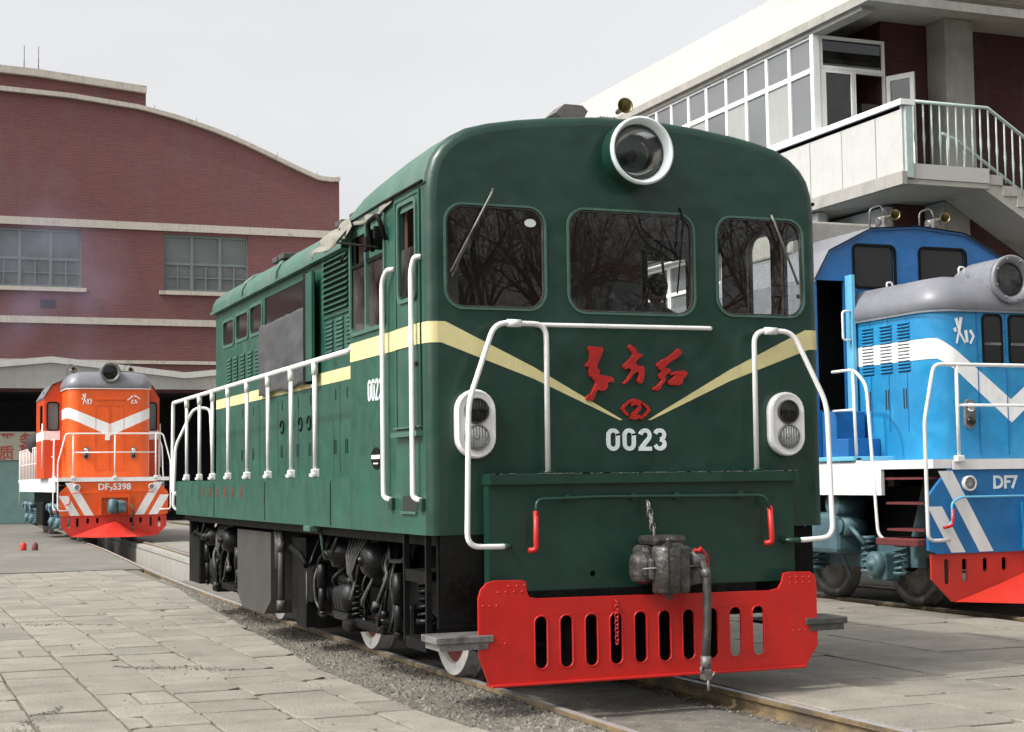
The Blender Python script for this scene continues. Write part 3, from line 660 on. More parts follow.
# ground floor of that building
mb = MB(); mb.box(11.36, 11.495, 12.9, 62, -.1, 6.3); mb.build('ground_floor_wall', 'white_wall', vb)
mb = MB(); mb.box(10.82, 11.36, 14.2, 62, -.1, 4.3); mb.box(10.82, 11.0, 14.2, 62, 6.18, 6.34); mb.build('ground_floor_bay', 'white_wall', vb)
y = 14.3
while y < 44:
    fr = MB(); fr.plate(rect(y, y+1.18, 4.305, 6.175), [rect(y+.06, y+1.12, 4.36, 5.5), rect(y+.06, y+1.12, 5.58, 6.12)], FX(10.86), .07)
    fo = fr.build('window', 'white2', vb); pn = MB(); pn.box(10.89, 10.896, y+.06, y+1.12, 4.36, 6.12); pn.build('pane', 'veranda_pane', fo); y += 1.2


# ================================================================== green cab locomotive
G = thing('diesel_locomotive', 'dark green cab locomotive with yellow stripe, white handrails and slotted red pilot', 'locomotive', (0, 5, 0))
HW = 1.60
half = [(1.60, 1.20), (1.60, 1.62), (1.60, 2.55), (1.60, 3.55), (1.597, 3.66), (1.585, 3.76), (1.55, 3.87), (1.49, 3.96), (1.40, 4.04), (1.28, 4.105), (1.12, 4.15), (.9, 4.19), (.6, 4.23), (.3, 4.255)]
def full(h, ztop): return [(x, z) for x, z in h]+[(0, ztop)]+[(-x, z) for x, z in h[::-1]]
prof = full(half, 4.262)
def inset(p, d):
    n = len(p); o = []
    for i in range(n):
        a = Vector(p[i])-Vector(p[i-1]); b = Vector(p[(i+1) % n])-Vector(p[i])
        na = Vector((-a.y, a.x)).normalized(); nb = Vector((-b.y, b.x)).normalized()
        m = (na+nb); m = m/max(.3, m.length_squared)*2 if m.length > .1 else na
        q = Vector(p[i])+m*d; o.append((q.x, q.y))
    return o
def insetb(p, d):          # keep the bottom edge level
    q = inset(p, d); q[0] = (q[0][0], p[0][1]); q[-1] = (q[-1][0], p[-1][1]); return q
rings = []
for d, y in ((.075, 0), (.045, .006), (.02, .022), (.005, .048), (0, .08)):
    rings.append([(x, y, z) for x, z in insetb(prof, d)])
WIN = [rr(-1.465, -.70, 2.80, 3.54, .13), rr(-.515, .515, 2.79, 3.55, .13), rr(.71, 1.465, 2.80, 3.55, .13)]
mb = MB()
mb.plate(insetb(prof, .075), WIN, FY(0), .03)
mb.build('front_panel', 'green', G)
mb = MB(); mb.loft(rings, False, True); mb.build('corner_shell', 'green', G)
for wn, (x0, x1, z0, z1) in zip(WIN, ((-1.465, -.70, 2.80, 3.54), (-.515, .515, 2.79, 3.55), (.71, 1.465, 2.80, 3.55))):
    mb = MB(); mb.plate(rr(x0-.012, x1+.012, z0-.012, z1+.012, .142), [rr(x0+.004, x1-.004, z0+.004, z1-.004, .126)], FY(-.010), .04)
    o = mb.build('windscreen_frame', 'green_trim', G)
    mb = MB(); mb.plate(rr(x0+.002, x1-.002, z0+.002, z1-.002, .128), [], FY(.018), .006); mb.build('windscreen', 'glass', o)
    mb = MB(); mb.plate(rr(x0+.008, x1-.008, z0+.008, z1-.008, .12), [rr(x0+.018, x1-.018, z0+.018, z1-.018, .115)], FY(.003), .014); mb.build('gasket', 'rubber', o)
# side walls
doorL = (.15, .70)
def side(sx):
    x = sx*HW; hole = []
    if sx < 0: hole = [rr(.22, .62, 2.90, 3.60, .05), rr(1.00, 1.90, 2.78, 3.66, .05)]
    else: hole = [rr(.17, .44, 2.80, 3.45, .05), rr(.60, .98, 2.80, 3.55, .12), rr(1.40, 1.86, 2.80, 3.50, .05)]
    out = [(.08, 1.20), (1.964, 1.20), (1.964, 3.66), (.08, 3.66)]
    mb = MB(); mb.plate(out, hole, FX(x, -sx), .03); mb.build('cab_side', 'green_sunlit', G)
    mb = MB(); mb.plate([(.03, 1.62), (1.9, 1.62), (1.9, 3.7), (.03, 3.7)], hole, FX(x-sx*.04, -sx), .02); mb.build('cab_lining', 'interior', G)
    mb = MB(); mb.box(x-sx*.0, x-sx*.03, 1.966, 10.05, 1.20, 1.60); mb.build('skirt', 'green_sunlit', G)
    mb = MB()
    if sx < 0:
        for y in (2.6, 5.06, 7.6): mb.box(x-.004, x, y-.008, y+.008, 1.215, 1.59)
        mb.build('skirt_seam', 'black', G)
side(-1); side(1)
# upper shell of the cab: shoulder and roof
def sec(y, dz, sc_=1.):
    return [(x*sc_, y, z-dz*max(0, (z-3.55)/.7)) for x, z in full(half[3:], 4.262)]
mb = MB(); mb.loft([sec(.08, 0), sec(.5, 0), sec(1.0, .02), sec(1.5, .06), sec(1.9, .12), sec(2.2, .26), sec(2.35, .36, .98)]+[[(x*.7, 2.4, 3.55+(z-3.55)*.25) for x, y, z in sec(2.35, .36, .98)]], False, True)
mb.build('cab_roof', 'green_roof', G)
for sx in (-1, 1):
    mb = MB(); mb.tube([(sx*1.615, .06, 3.70), (sx*1.615, 1.0, 3.70), (sx*1.612, 2.2, 3.68)], .014, 6); mb.build('rain_gutter', 'black', G)
mb = MB(); mb.box(-1.42, 1.42, .04, 1.7, 3.80, 3.82); mb.box(-1.5, 1.5, .04, 1.9, 1.6, 1.62)
mb.build('cab_ceiling', 'interior_dark', G)
mb = MB(); mb.plate([(1.565, 1.62), (1.555, 3.66), (1.50, 3.76), (1.3, 3.86), (-1.3, 3.86), (-1.50, 3.76), (-1.555, 3.66), (-1.565, 1.62)], [rect(1.03, 1.49, 2.6, 3.68), rect(-1.5, -1.14, 2.75, 3.65)], FY(1.9), .06)
mb.build('cab_rear_wall', 'interior', G)
# inside of the cab: desk, console, seat
mb = MB(); mb.cbox(-1.4, .62, .12, .5, 2.5, 2.78); mb.cbox(-1.4, -.9, .2, .7, 1.62, 2.5)
mb.build('driver_desk', 'console', G)
mb = MB(); mb.cbox(.10, .36, .55, .75, 2.5, 3.10, .015); mb.cbox(.0, .08, .6, .75, 2.5, 2.98); mb.build('console_cabinet', 'console', G)
mb = MB(); mb.cbox(-.42, -.28, .3, .5, 2.78, 3.22, .02); mb.cbox(-.9, -.75, 1.3, 1.8, 1.62, 3.5); mb.build('radio_cabinet', 'interior_dark', G)
mb = MB(); mb.tube(bend([(1.0, 1.5, 3.6), (1.05, 1.5, 3.2), (1.02, 1.5, 2.9)], .1), .012, 6)
mb.build('hanging_cord', 'rubber', G)
# black side upright and door on the left
mb = MB(); mb.plate([(.14, 1.92), (.72, 1.92), (.72, 3.665), (.14, 3.665)], [rect(.165, .695, 1.95, 3.64)], FX(-HW-.012), .012)
mb.build('door_surround', 'green_sunlit', G)
dr = MB(); dr.plate([(.17, 1.955), (.69, 1.955), (.69, 3.635), (.17, 3.635)], [rr(.22, .62, 2.90, 3.60, .05)], FX(-HW-.006), .005); d = dr.build('cab_door', 'green_sunlit', G)
mb = MB(); mb.plate(rr(.195, .645, 2.875, 3.625, .07), [rr(.225, .615, 2.905, 3.595, .05)], FX(-HW-.022), .015); wf = mb.build('window_frame', 'green_trim', d)
mb = MB(); mb.plate(rr(.22, .62, 2.90, 3.28, .04), [], FX(-HW+.01), .006); mb.build('pane', 'side_glass', d)
mb = MB(); mb.box(-HW-.05, -HW-.002, .13, .73, 1.90, 1.935); mb.box(-HW-.03, -HW-.002, .13, .73, 1.96, 1.975); mb.build('sill', 'green_trim', d)
mb = MB(); mb.box(-HW-.004, -HW-.001, .715, .735, 1.94, 3.66); mb.box(-HW-.003, -HW-.001, .128, .142, 1.94, 3.66); mb.build('gap', 'black', d)
mb = MB(); mb.cyl((-HW-.03, .24, 2.42), (-HW-.002, .24, 2.42), .02); mb.cbox(-HW-.035, -HW-.02, .2, .27, 2.41, 2.43); mb.build('handle', 'steel', d)
# cab side window, left: fixed frame, two half-height panes, torn awning
mb = MB(); mb.plate(rr(.97, 1.93, 2.75, 3.69, .08), [rr(1.0, 1.46, 2.78, 3.66, .05), rr(1.49, 1.90, 2.78, 3.66, .05)], FX(-HW-.016), .03)
o = mb.build('side_window', 'green_trim', G)
mb = MB(); mb.box(-HW+.01, -HW+.016, 1.0, 1.9, 2.78, 3.32); mb.build('pane', 'side_glass', o)
mb = MB(); mb.box(-HW-.004, -HW+.012, 1.0, 1.46, 3.30, 3.33); mb.box(-HW-.004, -HW+.012, 1.5, 1.9, 3.30, 3.33)
mb.tube([(-HW-.03, 1.88, 3.64), (-HW-.25, 1.45, 3.45), (-HW-.04, 1.02, 3.36)], .01, 6); mb.tube([(-HW-.04, 1.9, 3.45), (-HW-.2, 1.5, 3.32)], .01, 6)
mb.build('awning_arm', 'black', o)
mb = MB(); c = []
for i in range(9):
    t = i/8; rowv = []
    for j in range(7):
        u = j/6
        rowv.append((-HW-.02-.02*math.sin(u*9+t*7)-.10*u, 1.80+.95*t-.15*u*(1-t), 3.72-.19*u-.03*t+.018*math.sin(t*11+u*5)+.03*noise.noise(Vector((u*3, t*4, 2)))))
    c.append(rowv)
mb.loft(c, False, True)
for r_ in range(0): pass
o2 = mb.build('torn_awning', 'canvas', G)
so = o2.modifiers.new('solid', 'SOLIDIFY'); so.thickness = .006
mb = MB(); c = []
for i in range(13):
    t = i/12
    c.append([(-HW-.005-.02*u+.008*math.sin(t*17+u*3), .78+1.1*t, 3.71-(.05+.05*abs(math.sin(t*3.2)))*u) for u in (0, .35, .7, 1)])
mb.loft(c, False, True); o3 = mb.build('awning_valance', 'canvas', G); so = o3.modifiers.new('solid', 'SOLIDIFY'); so.thickness = .006
mr_ = MB(); mr_.cbox(-HW-.09, -HW-.0, .98, 1.01, 3.42, 3.52, .01); mr_.tube(bend([(-HW-.02, 1.25, 3.36), (-HW-.07, 1.22, 3.58), (-HW-.08, .92, 3.60), (-HW-.02, .90, 3.40)], .06), .018, 6); mr_.cbox(-HW-.05, -HW-.01, 1.33, 1.43, 3.38, 3.5, .01)
mr_.build('wing_mirror', 'black', G)

# hood (engine room)
XH = 1.12; Y0, Y1 = 1.968, 9.9
wl = [(9.42, 8.78, 3.30, 3.60), (8.64, 7.98, 3.31, 3.61), (7.86, 7.25, 3.31, 3.63)]
for sx in (-1, 1):
    holes = [rr(min(a, b), max(a, b), z0, z1, .06) for a, b, z0, z1 in wl] if sx < 0 else []
    mb = MB(); mb.plate([(Y0, 1.62), (Y1, 1.62), (Y1, 3.80), (Y0, 3.80)], holes+([rect(5.15, 7.12, 3.35, 3.66)] if sx < 0 else []), FX(sx*XH, -sx), .03)
    mb.build('hood_side', 'green_sunlit', G)
mb = MB(); mb.box(-XH+.03, XH-.03, Y1-.03, Y1, 1.62, 3.9); mb.build('hood_end', 'green', G)
hp = [(1.17, 3.78), (1.165, 3.86), (1.12, 3.95), (1.02, 4.03), (.8, 4.10), (.5, 4.14), (.25, 4.155)]
hpf = [(x, z) for x, z in hp]+[(0, 4.16)]+[(-x, z) for x, z in hp[::-1]]
mb = MB()
rg = [[(x*.86, Y1+.06, 3.78+(z-3.78)*.5) for x, z in hpf], [(x*.95, Y1+.04, 3.78+(z-3.78)*.85) for x, z in hpf]]
rg += [[(x, y, z) for x, z in hpf] for y in (Y1, 8, 6.3, 4.5, 3.2, 2.0)]
mb.loft(rg, False, True); mb.build('hood_roof', 'green_roof', G)
for y in (4.3, 6.35, 8.1):
    mb = MB(); mb.loft([[(x*1.012, y+a, z+.012+b) for x, z in hpf] for a, b in ((-.05, -.01), (-.04, .012), (.04, .012), (.05, -.01))], False, True); mb.build('roof_joint_strip', 'green_roof', G)
for sx in (-1, 1):
    mb = MB(); mb.box(sx*1.13, sx*1.185, Y0+.2, Y1+.05, 3.755, 3.785); mb.build('eave_strip', 'green_roof', G)
mb = MB()
for y in (3.4, 3.9, 6.2, 6.5): mb.cbox(-1.13, -.95, y, y+.22, 4.0, 4.06, .01)
mb.build('roof_hatch_clip', 'rubber', G)
mb = MB(); mb.cbox(-.55, .55, 4.6, 6.1, 4.10, 4.24, .03); mb.build('roof_hatch', 'green_roof', G)
for a, b, z0, z1 in wl:
    a, b = min(a, b), max(a, b)
    mb = MB(); mb.plate(rr(a-.03, b+.03, z0-.03, z1+.03, .08), [rr(a+.005, b-.005, z0+.005, z1-.005, .06)], FX(-XH-.012), .02); o = mb.build('hood_window', 'green_trim', G)
    mb = MB(); mb.plate(rr(a, b, z0, z1, .06), [], FX(-XH+.012), .005); mb.build('pane', 'darkglass', o)
mb = MB(); mb.box(-XH+.012, -XH+.018, 5.15, 7.12, 3.35, 3.66); mb.build('hood_glazing', 'darkglass', G)
def louvre(y0, y1, z0, z1, n, dep=.03, name='louvre', m='green_sunlit', x=-XH):
    bk = MB(); bk.box(x-.003, x-.0015, y0, y1, z0, z1); o = bk.build(name, 'louver_dark', G)
    mb = MB(); h = (z1-z0)/n
    for i in range(n):
        zb = z0+i*h
        mb.add([(x-.004, y0, zb+h*.95), (x-.004, y1, zb+h*.95), (x-dep, y1, zb+h*.25), (x-dep, y0, zb+h*.25), (x-.006, y0, zb+h*.75), (x-.006, y1, zb+h*.75), (x-dep, y1, zb+h*.13), (x-dep, y0, zb+h*.13)],
               [(0, 1, 2, 3), (7, 6, 5, 4), (2, 6, 7, 3), (0, 3, 7, 4), (1, 5, 6, 2)])
    mb.build('slats', m, o)
    return o
louvre(3.62, 4.50, 3.20, 3.74, 10, .045)
mb = MB(); mb.plate(rect(3.58, 4.54, 3.16, 3.77), [rect(3.62, 4.50, 3.20, 3.74)], FX(-XH-.02), .018); mb.build('louvre_frame', 'green_sunlit', G)
for a, b in ((4.22, 4.50), (3.86, 4.12), (3.55, 3.74)): louvre(a, b, 2.78, 3.14, 9, .016)
for a in (9.05, 8.68, 8.28, 7.88, 7.48): louvre(a-.12, a+.13, 2.78, 3.13, 8, .016)
# opened dark upright edge beside the tarpaulin
mb = MB(); mb.box(-XH-.10, -XH-.002, 4.90, 5.0, 2.56, 3.68); mb.build('door_edge', 'black', G)
mb = MB(); mb.box(-XH-.10, -XH-.07, 4.66, 4.898, 2.58, 3.66); mb.build('hood_door', 'green_sunlit', G)
# lower door fittings: stencils, latches, rings
for i, y in enumerate((3.75, 4.15, 5.1, 5.6, 6.3, 6.9, 7.7, 8.3)):
    mb = MB(); mb.box(-XH-.003, -XH-.001, y-.012, y+.012, 1.85, 1.98); mb.box(-XH-.003, -XH-.001, y+.05, y+.07, 1.85, 1.98); mb.box(-XH-.003, -XH-.001, y-.01, y+.01, 2.36, 2.46); mb.build('door_latch', 'black', G)
for y in (5.15, 5.5, 5.9, 6.3):
    mb = MB(); mb.tube([(-XH-.006, y+.07*math.cos(a), 2.18+.07*math.sin(a)) for a in [i*6.283/16 for i in range(15)]], .008, 6); mb.build('painted_ring', 'black', G)
for y in (3.2, 4.0, 4.8, 5.6, 6.5, 7.4, 8.2, 9.1):
    mb = MB(); mb.box(-XH-.002, -XH-.0005, y-.005, y+.005, 1.66, 2.5); mb.build('door_seam', 'louver_dark', G)
mb = MB(); mb.box(-1.595, 1.595, 1.97, 10.05, 1.58, 1.618); mb.build('walkway', 'green_sunlit', G)
mb = MB(); mb.box(-1.6, 1.6, 10.051, 10.07, 1.2, 1.62); mb.build('end_beam', 'green_sunlit', G)
# red writing faded on the skirt
for i in range(6):
    mb = MB(); y = 6.15+i*.42
    ribbon(mb, [(y-.05, 1.52), (y+.05, 1.50)], .014, FX(-HW-.002, -1), .002); ribbon(mb, [(y, 1.55), (y-.02, 1.43)], .014, FX(-HW-.0045, -1), .001); ribbon(mb, [(y+.03, 1.47), (y+.06, 1.43)], .012, FX(-HW-.0025, -1), .0015)
    mb.build('faded_character', 'redletter', G)
# stripe
def band(z0, z1, pts):
    mb = MB(); mb.loft([[(x, y, z0), (x, y, z1)] for x, y in pts], False, True); return mb
for sx in (-1, 1):
    mb = band(2.55, 2.70, [(sx*1.603, 1.96), (sx*1.603, .08), (sx*1.598, .045), (sx*1.583, .018), (sx*1.556, .002), (sx*1.527, -.0025)]); mb.build('stripe', 'yellow', G)
    mb = MB(); q = [(sx*1.527, 2.70), (sx*1.47, 2.70), (sx*.8, 2.385), (sx*.105, 2.008), (sx*.125, 2.004), (sx*.80, 2.30), (sx*1.50, 2.55), (sx*1.527, 2.55)]
    mb.plate(q, [], FY(-.0025), .002); mb.build('stripe', 'yellow', G)
    mb = MB(); mb.plate([(2.0, 2.53), (9.88, 2.53), (9.88, 2.65), (2.0, 2.65)], [], FX(sx*(XH+.0025), -sx), .002); mb.build('stripe', 'yellow', G)
mb = MB(); mb.box(-HW-.0145, -HW-.0122, .1401, .7199, 2.55, 2.70); mb.build('stripe', 'yellow', G)
# number 0023 as raised digits
def digit(mb, d, cx, cz, w_, h_, t, fn, dep):
    a, b = w_/2-t/2, h_/2-t/2
    if d == '0': P = arc(cx, cz+b-a, a, a, 0, 180, 8)+arc(cx, cz-b+a, a, a, 180, 360, 8); P.append(P[0]); P.append(P[1])
    elif d == '2': P = arc(cx, cz+b-a, a, a, 170, -35, 9)+[(cx-a, cz-b), ]; 
    else: P = arc(cx, cz+b/2, a, b/2, 165, -80, 9)
    ribbon(mb, P, t, fn, dep)
    if d == '2': ribbon(mb, [(cx-a-t/2, cz-b), (cx+a+t/2, cz-b)], t, lambda u, v, w, f=fn: f(u, v, w*1.04), dep)
    if d == '3': ribbon(mb, arc(cx, cz-b/2, a*1.05, b/2, 80, -165, 9), t, lambda u, v, w, f=fn: f(u, v, w*1.05), dep)
for ch, cx in zip('0023', (-.185, -.055, .075, .195)):
    mb = MB(); digit(mb, ch, cx, 1.862, .105, .165, .030, FY(-.001, -1), .012); mb.build('digit', 'offwhite', G)
for ch, cx in zip('0023', (1.42, 1.32, 1.22, 1.12)):
    mb = MB(); digit(mb, ch, 0, 2.29, .085, .17, .026, (lambda u, v, w, cx=cx: (-HW-.001-w, cx-u, v)), .004); mb.build('digit', 'offwhite', G)
mb = MB(); mb.plate(arc(1.25, 1.76, .13, .085, 0, 352, 22), [], FX(-HW-.001, -1), .006); o = mb.build('maker_plate', 'black', G)
mb = MB(); mb.box(-HW-.010, -HW-.0075, 1.14, 1.36, 1.755, 1.785); mb.box(-HW-.010, -HW-.0075, 1.19, 1.31, 1.715, 1.725); mb.build('lettering', 'offwhite', o)
# red brush characters
def cpt(cx, cy): return ((cx/5.633+580-635.6)*.00806, 2.55-(cy/5.633+330-344)*.00735)
CH = [[(52, 84), (75, 86), (128, 90), (133, 100), (120, 145), (104, 178), (95, 200), (112, 222), (106, 240), (130, 248), (160, 250), (187, 264), (190, 284), (165, 286), (152, 292), (156, 312), (140, 330), (118, 336), (100, 328), (90, 340), (82, 365), (70, 388), (45, 390), (32, 380), (36, 363), (60, 350), (78, 312), (88, 290), (70, 265), (54, 252), (50, 225), (54, 203), (35, 200), (32, 190), (54, 166), (60, 130), (50, 100)],
      [(285, 70), (300, 83), (318, 92), (325, 118), (354, 124), (352, 140), (326, 155), (316, 178), (326, 190), (360, 194), (366, 215), (362, 260), (350, 290), (330, 290), (320, 275), (332, 240), (325, 225), (300, 240), (286, 265), (266, 285), (245, 298), (238, 290), (260, 268), (276, 243), (290, 215), (274, 205), (255, 215), (243, 202), (240, 190), (270, 165), (290, 145), (300, 125), (285, 103), (274, 84)],
      [(560, 88), (580, 98), (582, 118), (560, 140), (525, 160), (497, 183), (484, 198), (515, 208), (516, 225), (492, 238), (480, 253), (490, 262), (480, 280), (462, 300), (456, 320), (436, 332), (410, 326), (411, 315), (438, 300), (450, 285), (462, 272), (449, 260), (444, 240), (464, 220), (452, 213), (446, 200), (434, 190), (440, 173), (470, 153), (502, 138), (542, 108)],
      [(540, 218), (600, 213), (613, 228), (606, 245), (590, 260), (580, 290), (560, 300), (500, 296), (497, 280), (520, 262), (540, 240), (512, 244), (513, 234)]]
for i, q in enumerate(CH):
    mb = MB(); qq = [cpt(*p) for p in q]
    def fnr(u, v, w): return (u, -.001-w, v)
    mb.plate(qq, [], fnr, .028); o = mb.build('red_character', 'redletter', G)
    bv = o.modifiers.new('bevel', 'BEVEL'); bv.width = .004; bv.segments = 2; bv.limit_method = 'ANGLE'
for i, (q, w_) in enumerate((([(268, 400), (250, 414), (236, 433), (256, 458), (268, 470)], [.012, .022, .026, .022, .014]), ([(348, 400), (372, 418), (388, 440), (366, 466), (350, 478)], [.012, .022, .026, .022, .014]),
                             ([(266, 398), (300, 384), (346, 396)], [.014, .024, .014]), ([(284, 412), (308, 400), (330, 408), (334, 424), (318, 446), (290, 474)], [.018, .026, .030, .030, .030, .028]), ([(278, 480), (300, 484), (326, 476), (350, 486)], [.022, .034, .026, .020]))):
    mb = MB(); ribbon(mb, [cpt(*p) for p in q], w_, lambda u, v, w, i=i: (u, -.001-w*(1+.06*i), v), .02); mb.build('red_emblem_stroke', 'redletter', G)
# headlight
HC = Vector((.01, 0, 3.975))
mb = MB(); mb.lathe([(.245, .005), (.245, -.10), (.242, -.17)], HC, (0, 1, 0), 36); mb.build('headlight_housing', 'green', G)
mb = MB(); mb.lathe([(.243, -.165), (.253, -.165), (.255, -.19), (.245, -.205), (.233, -.205), (.222, -.16), (.212, -.15), (.202, -.07)], HC, (0, 1, 0), 40); o = mb.build('headlight', 'offwhite', G)
mb = MB(); mb.lathe([(.2, -.14), (.17, -.06), (.12, -.02), (.05, 0), (.0, 0)], HC+Vector((0, .03, 0)), (0, 1, 0), 32); mb.build('reflector', 'chrome', o)
mb = MB(); mb.lathe([(.215, 0), (.15, -.02), (.0, -.028)], HC+Vector((0, -.12, 0)), (0, 1, 0), 32); mb.build('lens', 'lens', o)
mb = MB(); mb.lathe([(0, .05), (.035, .04), (.045, 0), (.03, -.03), (0, -.04)], HC+Vector((-.03, -.06, -.02)), (0, 1, 0), 14); mb.build('bulb', 'rubber', o)
# oblong twin lamps
for cx in (-1.27, 1.255):
    def ob(r_, y): return [(cx+a, y, 1.975+b) for a, b in [(r_*math.cos(R(t)), .095+r_*math.sin(R(t))) for t in range(0, 181, 15)]+[(r_*math.cos(R(t)), -.095+r_*math.sin(R(t))) for t in range(180, 361, 15)]]
    mb = MB(); mb.loft([ob(.145, -.001), ob(.150, -.05), ob(.143, -.075), ob(.132, -.082), ob(.122, -.070)], True, True, True, True); o = mb.build('marker_lamp', 'white2', G)
    for dz, up in ((.092, 1), (-.095, 0)):
        c = (cx, -.072, 1.975+dz)
        mb = MB(); mb.lathe([(.092, 0), (.092, -.018), (.084, -.022), (.080, -.008)], c, (0, 1, 0), 24); b_ = mb.build('bezel', 'steel' if not up else 'rubber', o)
        mb = MB(); mb.lathe([(.081, -.008), (.06, -.001), (.0, -.0005)], c, (0, 1, 0), 24); mb.build('reflector', 'lamp_silver' if not up else 'black2', o)
        mb = MB(); mb.lathe([(.083, -.008), (.05, -.022), (.0, -.026)], c, (0, 1, 0), 24); mb.build('lens', 'lens' if not up else 'darkglass', o)
        if not up: mb = MB(); mb.lathe([(0, -.018), (.018, -.014), (.022, -.002)], c, (0, 1, 0), 12); mb.build('bulb_cap', 'chrome', o)
        mb = MB()
        for k in range(-3, 4):
            hw_ = math.sqrt(max(0, .078**2-(k*.022)**2)); mb.tube([(cx+k*.022, -.090-.006, 1.975+dz-hw_), (cx+k*.022, -.099, 1.975+dz), (cx+k*.022, -.096, 1.975+dz+hw_)], .0022 if up else .0012, 4)
        mb.build('lens_ribs', 'black2' if up else 'lamp_silver', o)
# wipers, sticker, grab bar
mb = MB(); mb.tube([(-1.10, -.012, 3.66), (-1.12, -.03, 3.62), (-1.43, -.02, 3.05)], .009, 6); mb.mi = 0; mb.tube([(-1.42, -.018, 3.02), (-1.24, -.012, 3.40)], .006, 6); mb.build('wiper', 'steel', G)
mb = MB(); mb.tube([(1.19, -.012, 3.58), (1.20, -.03, 3.54), (1.41, -.018, 3.05)], .010, 6); mb.build('wiper', 'steel', G)
mb = MB(); mb.tube([(.40, -.01, 3.6), (.42, -.028, 3.5), (.36, -.02, 2.95)], .006, 6); mb.build('wiper', 'black', G)
mb = MB(); mb.plate(arc(-.805, 3.43, .045, .03, 0, 345, 18), [], FY(.014), .003); mb.build('sticker', 'offwhite', G)
mb = MB(); mb.tube(bend([(-.78, -.002, 2.685), (-.78, -.06, 2.685), (.62, -.06, 2.69), (.62, -.002, 2.69)], .03), .016, 8); mb.build('grab_bar', 'white', G)
mb = MB(); mb.lathe([(.06, 0), (.03, .06), (.05, .1)], (1.33, .03, 3.5), (0, 1, 0), 10); 
for sx, P in ((-1, [(-.745, -.10, 1.625), (-.745, -.11, 2.685), (-1.15, -.14, 2.685), (-1.375, -.20, 2.12), (-1.405, -.22, 1.125), (-1.12, -.20, 1.12), (-1.08, -.125, 1.12)]),
              (1, [(.955, -.10, 1.625), (.955, -.11, 2.675), (1.27, -.14, 2.675), (1.52, -.20, 2.12), (1.53, -.22, 1.115), (1.25, -.20, 1.10), (1.15, -.125, 1.10)])):
    mb = MB(); mb.tube(bend(P, .10, 6), .0195, 10); h = mb.build('handrail', 'white', G)
    mb = MB(); cx = sx*1.0 if sx < 0 else 1.09; mb.cyl((cx-.05, -.126, P[1][2]), (cx+.05, -.126, P[1][2]), .028); mb.build('pipe_joint', 'white', h)
    mb = MB(); mb.cyl(P[0], (P[0][0], P[0][1], P[0][2]+.012), .045); mb.build('base_flange', 'green', h)
    mb = MB(); mb.tube([(P[5][0]-.06*-sx*-1 if 0 else P[5][0], -.205, P[5][2]), (P[6][0], -.19, P[6][2]), (P[6][0], -.12, P[6][2])], .022, 8); mb.build('pipe_end', 'green', h)
# box in front of the cab (buffer box) 
mb = MB(); mb.cbox(-1.215, 1.27, -.165, .0-.001, 1.545, 1.622, .006); mb.build('front_ledge', 'green', G)
mb = MB(); mb.plate(rect(-1.205, 1.255, .80, 1.545), [arc(-.415, .905, .022, .022, 0, 340, 12)], FY(-.115), .10); mb.build('buffer_box', 'green', G)
mb = MB(); mb.tube(bend([(-.90, -.15, 1.09), (-.885, -.2, 1.13), (-.875, -.2, 1.42), (-.80, -.18, 1.445)], .06), [.024]*3+[.022]*(len(bend([(-.90, -.15, 1.09), (-.885, -.2, 1.13), (-.875, -.2, 1.42), (-.80, -.18, 1.445)], .06))-3), 8)
mb2 = MB(); mb2.tube(bend([(-.88, -.2, 1.33), (-.875, -.19, 1.44), (-.4, -.17, 1.45), (.92, -.17, 1.44), (.965, -.19, 1.43), (1.005, -.2, 1.33)], .07), .013, 8)
o = mb2.build('uncoupling_rod', 'green', G)
for sx, xx in ((-1, -.885), (1, 1.01)):
    mb = MB(); mb.tube(bend([(xx-sx*.005, -.19, 1.36), (xx, -.2, 1.15), (xx, -.2, 1.09), (xx-.045, -.17, 1.085)], .03), .021, 8); mb.build('lever_grip', 'red', o)
for xx in (-.62, -.1, .25, .78): 
    mb = MB(); mb.cbox(xx-.02, xx+.02, -.17, -.116, 1.42, 1.47, .004); mb.build('rod_bracket', 'green', o)
rc = random.Random(5); mb = MB()
for i in range(70):
    x = -1.2+2.45*rc.random(); w_ = rc.uniform(.006, .05); mb.box(x, min(1.265, x+w_), -.1675, -.160-rc.random()*.02+.01, 1.6225-rc.uniform(.001, .006), 1.6245)
mb.build('chipped_edge', 'steel', G)
# coupler
mb = MB()
mb.cbox(-.20, .16, -.30, -.02, .83, 1.10, .04)
mb.cbox(-.11, .07, -.44, -.24, .77, 1.12, .035)
mb.lathe([(.0, -.19), (.09, -.185), (.105, -.17), (.105, .13), (.095, .15), (0, .155)], (-.08, -.42, .95), (0, 0, 1), 22)
mb.cbox(-.02, .085, -.47, -.30, .765, 1.10, .02)
mb.cbox(-.215, -.17, -.44, -.34, .86, 1.02, .02)
mb.cbox(-.30, -.12, -.40, -.20, .83, 1.06, .07)
mb.loft([[(.04, -.42, 1.10), (.22, -.36, 1.06), (.22, -.22, 1.06), (.04, -.2, 1.12)], [(.04, -.44, .80), (.21, -.38, .83), (.21, -.22, .83), (.04, -.2, .78)]], True, False, True, True)
mb.lathe([(.0, -.22), (.022, -.22), (.022, .19), (.03, .2), (0, .21)], (-.105, -.50, .95), (0, 0, 1), 12)
mb.cbox(-.16, .10, -.40, -.10, 1.10, 1.17, .03)
mb.v = [(x+.10, y, z) for x, y, z in mb.v]; o = mb.build('coupler', 'coupler', G)
mb = MB(); mb.tube(bend([(-.03, -.17, 1.42), (-.035, -.2, 1.34), (-.02, -.24, 1.24), (-.03, -.28, 1.14)], .03), .010, 6)
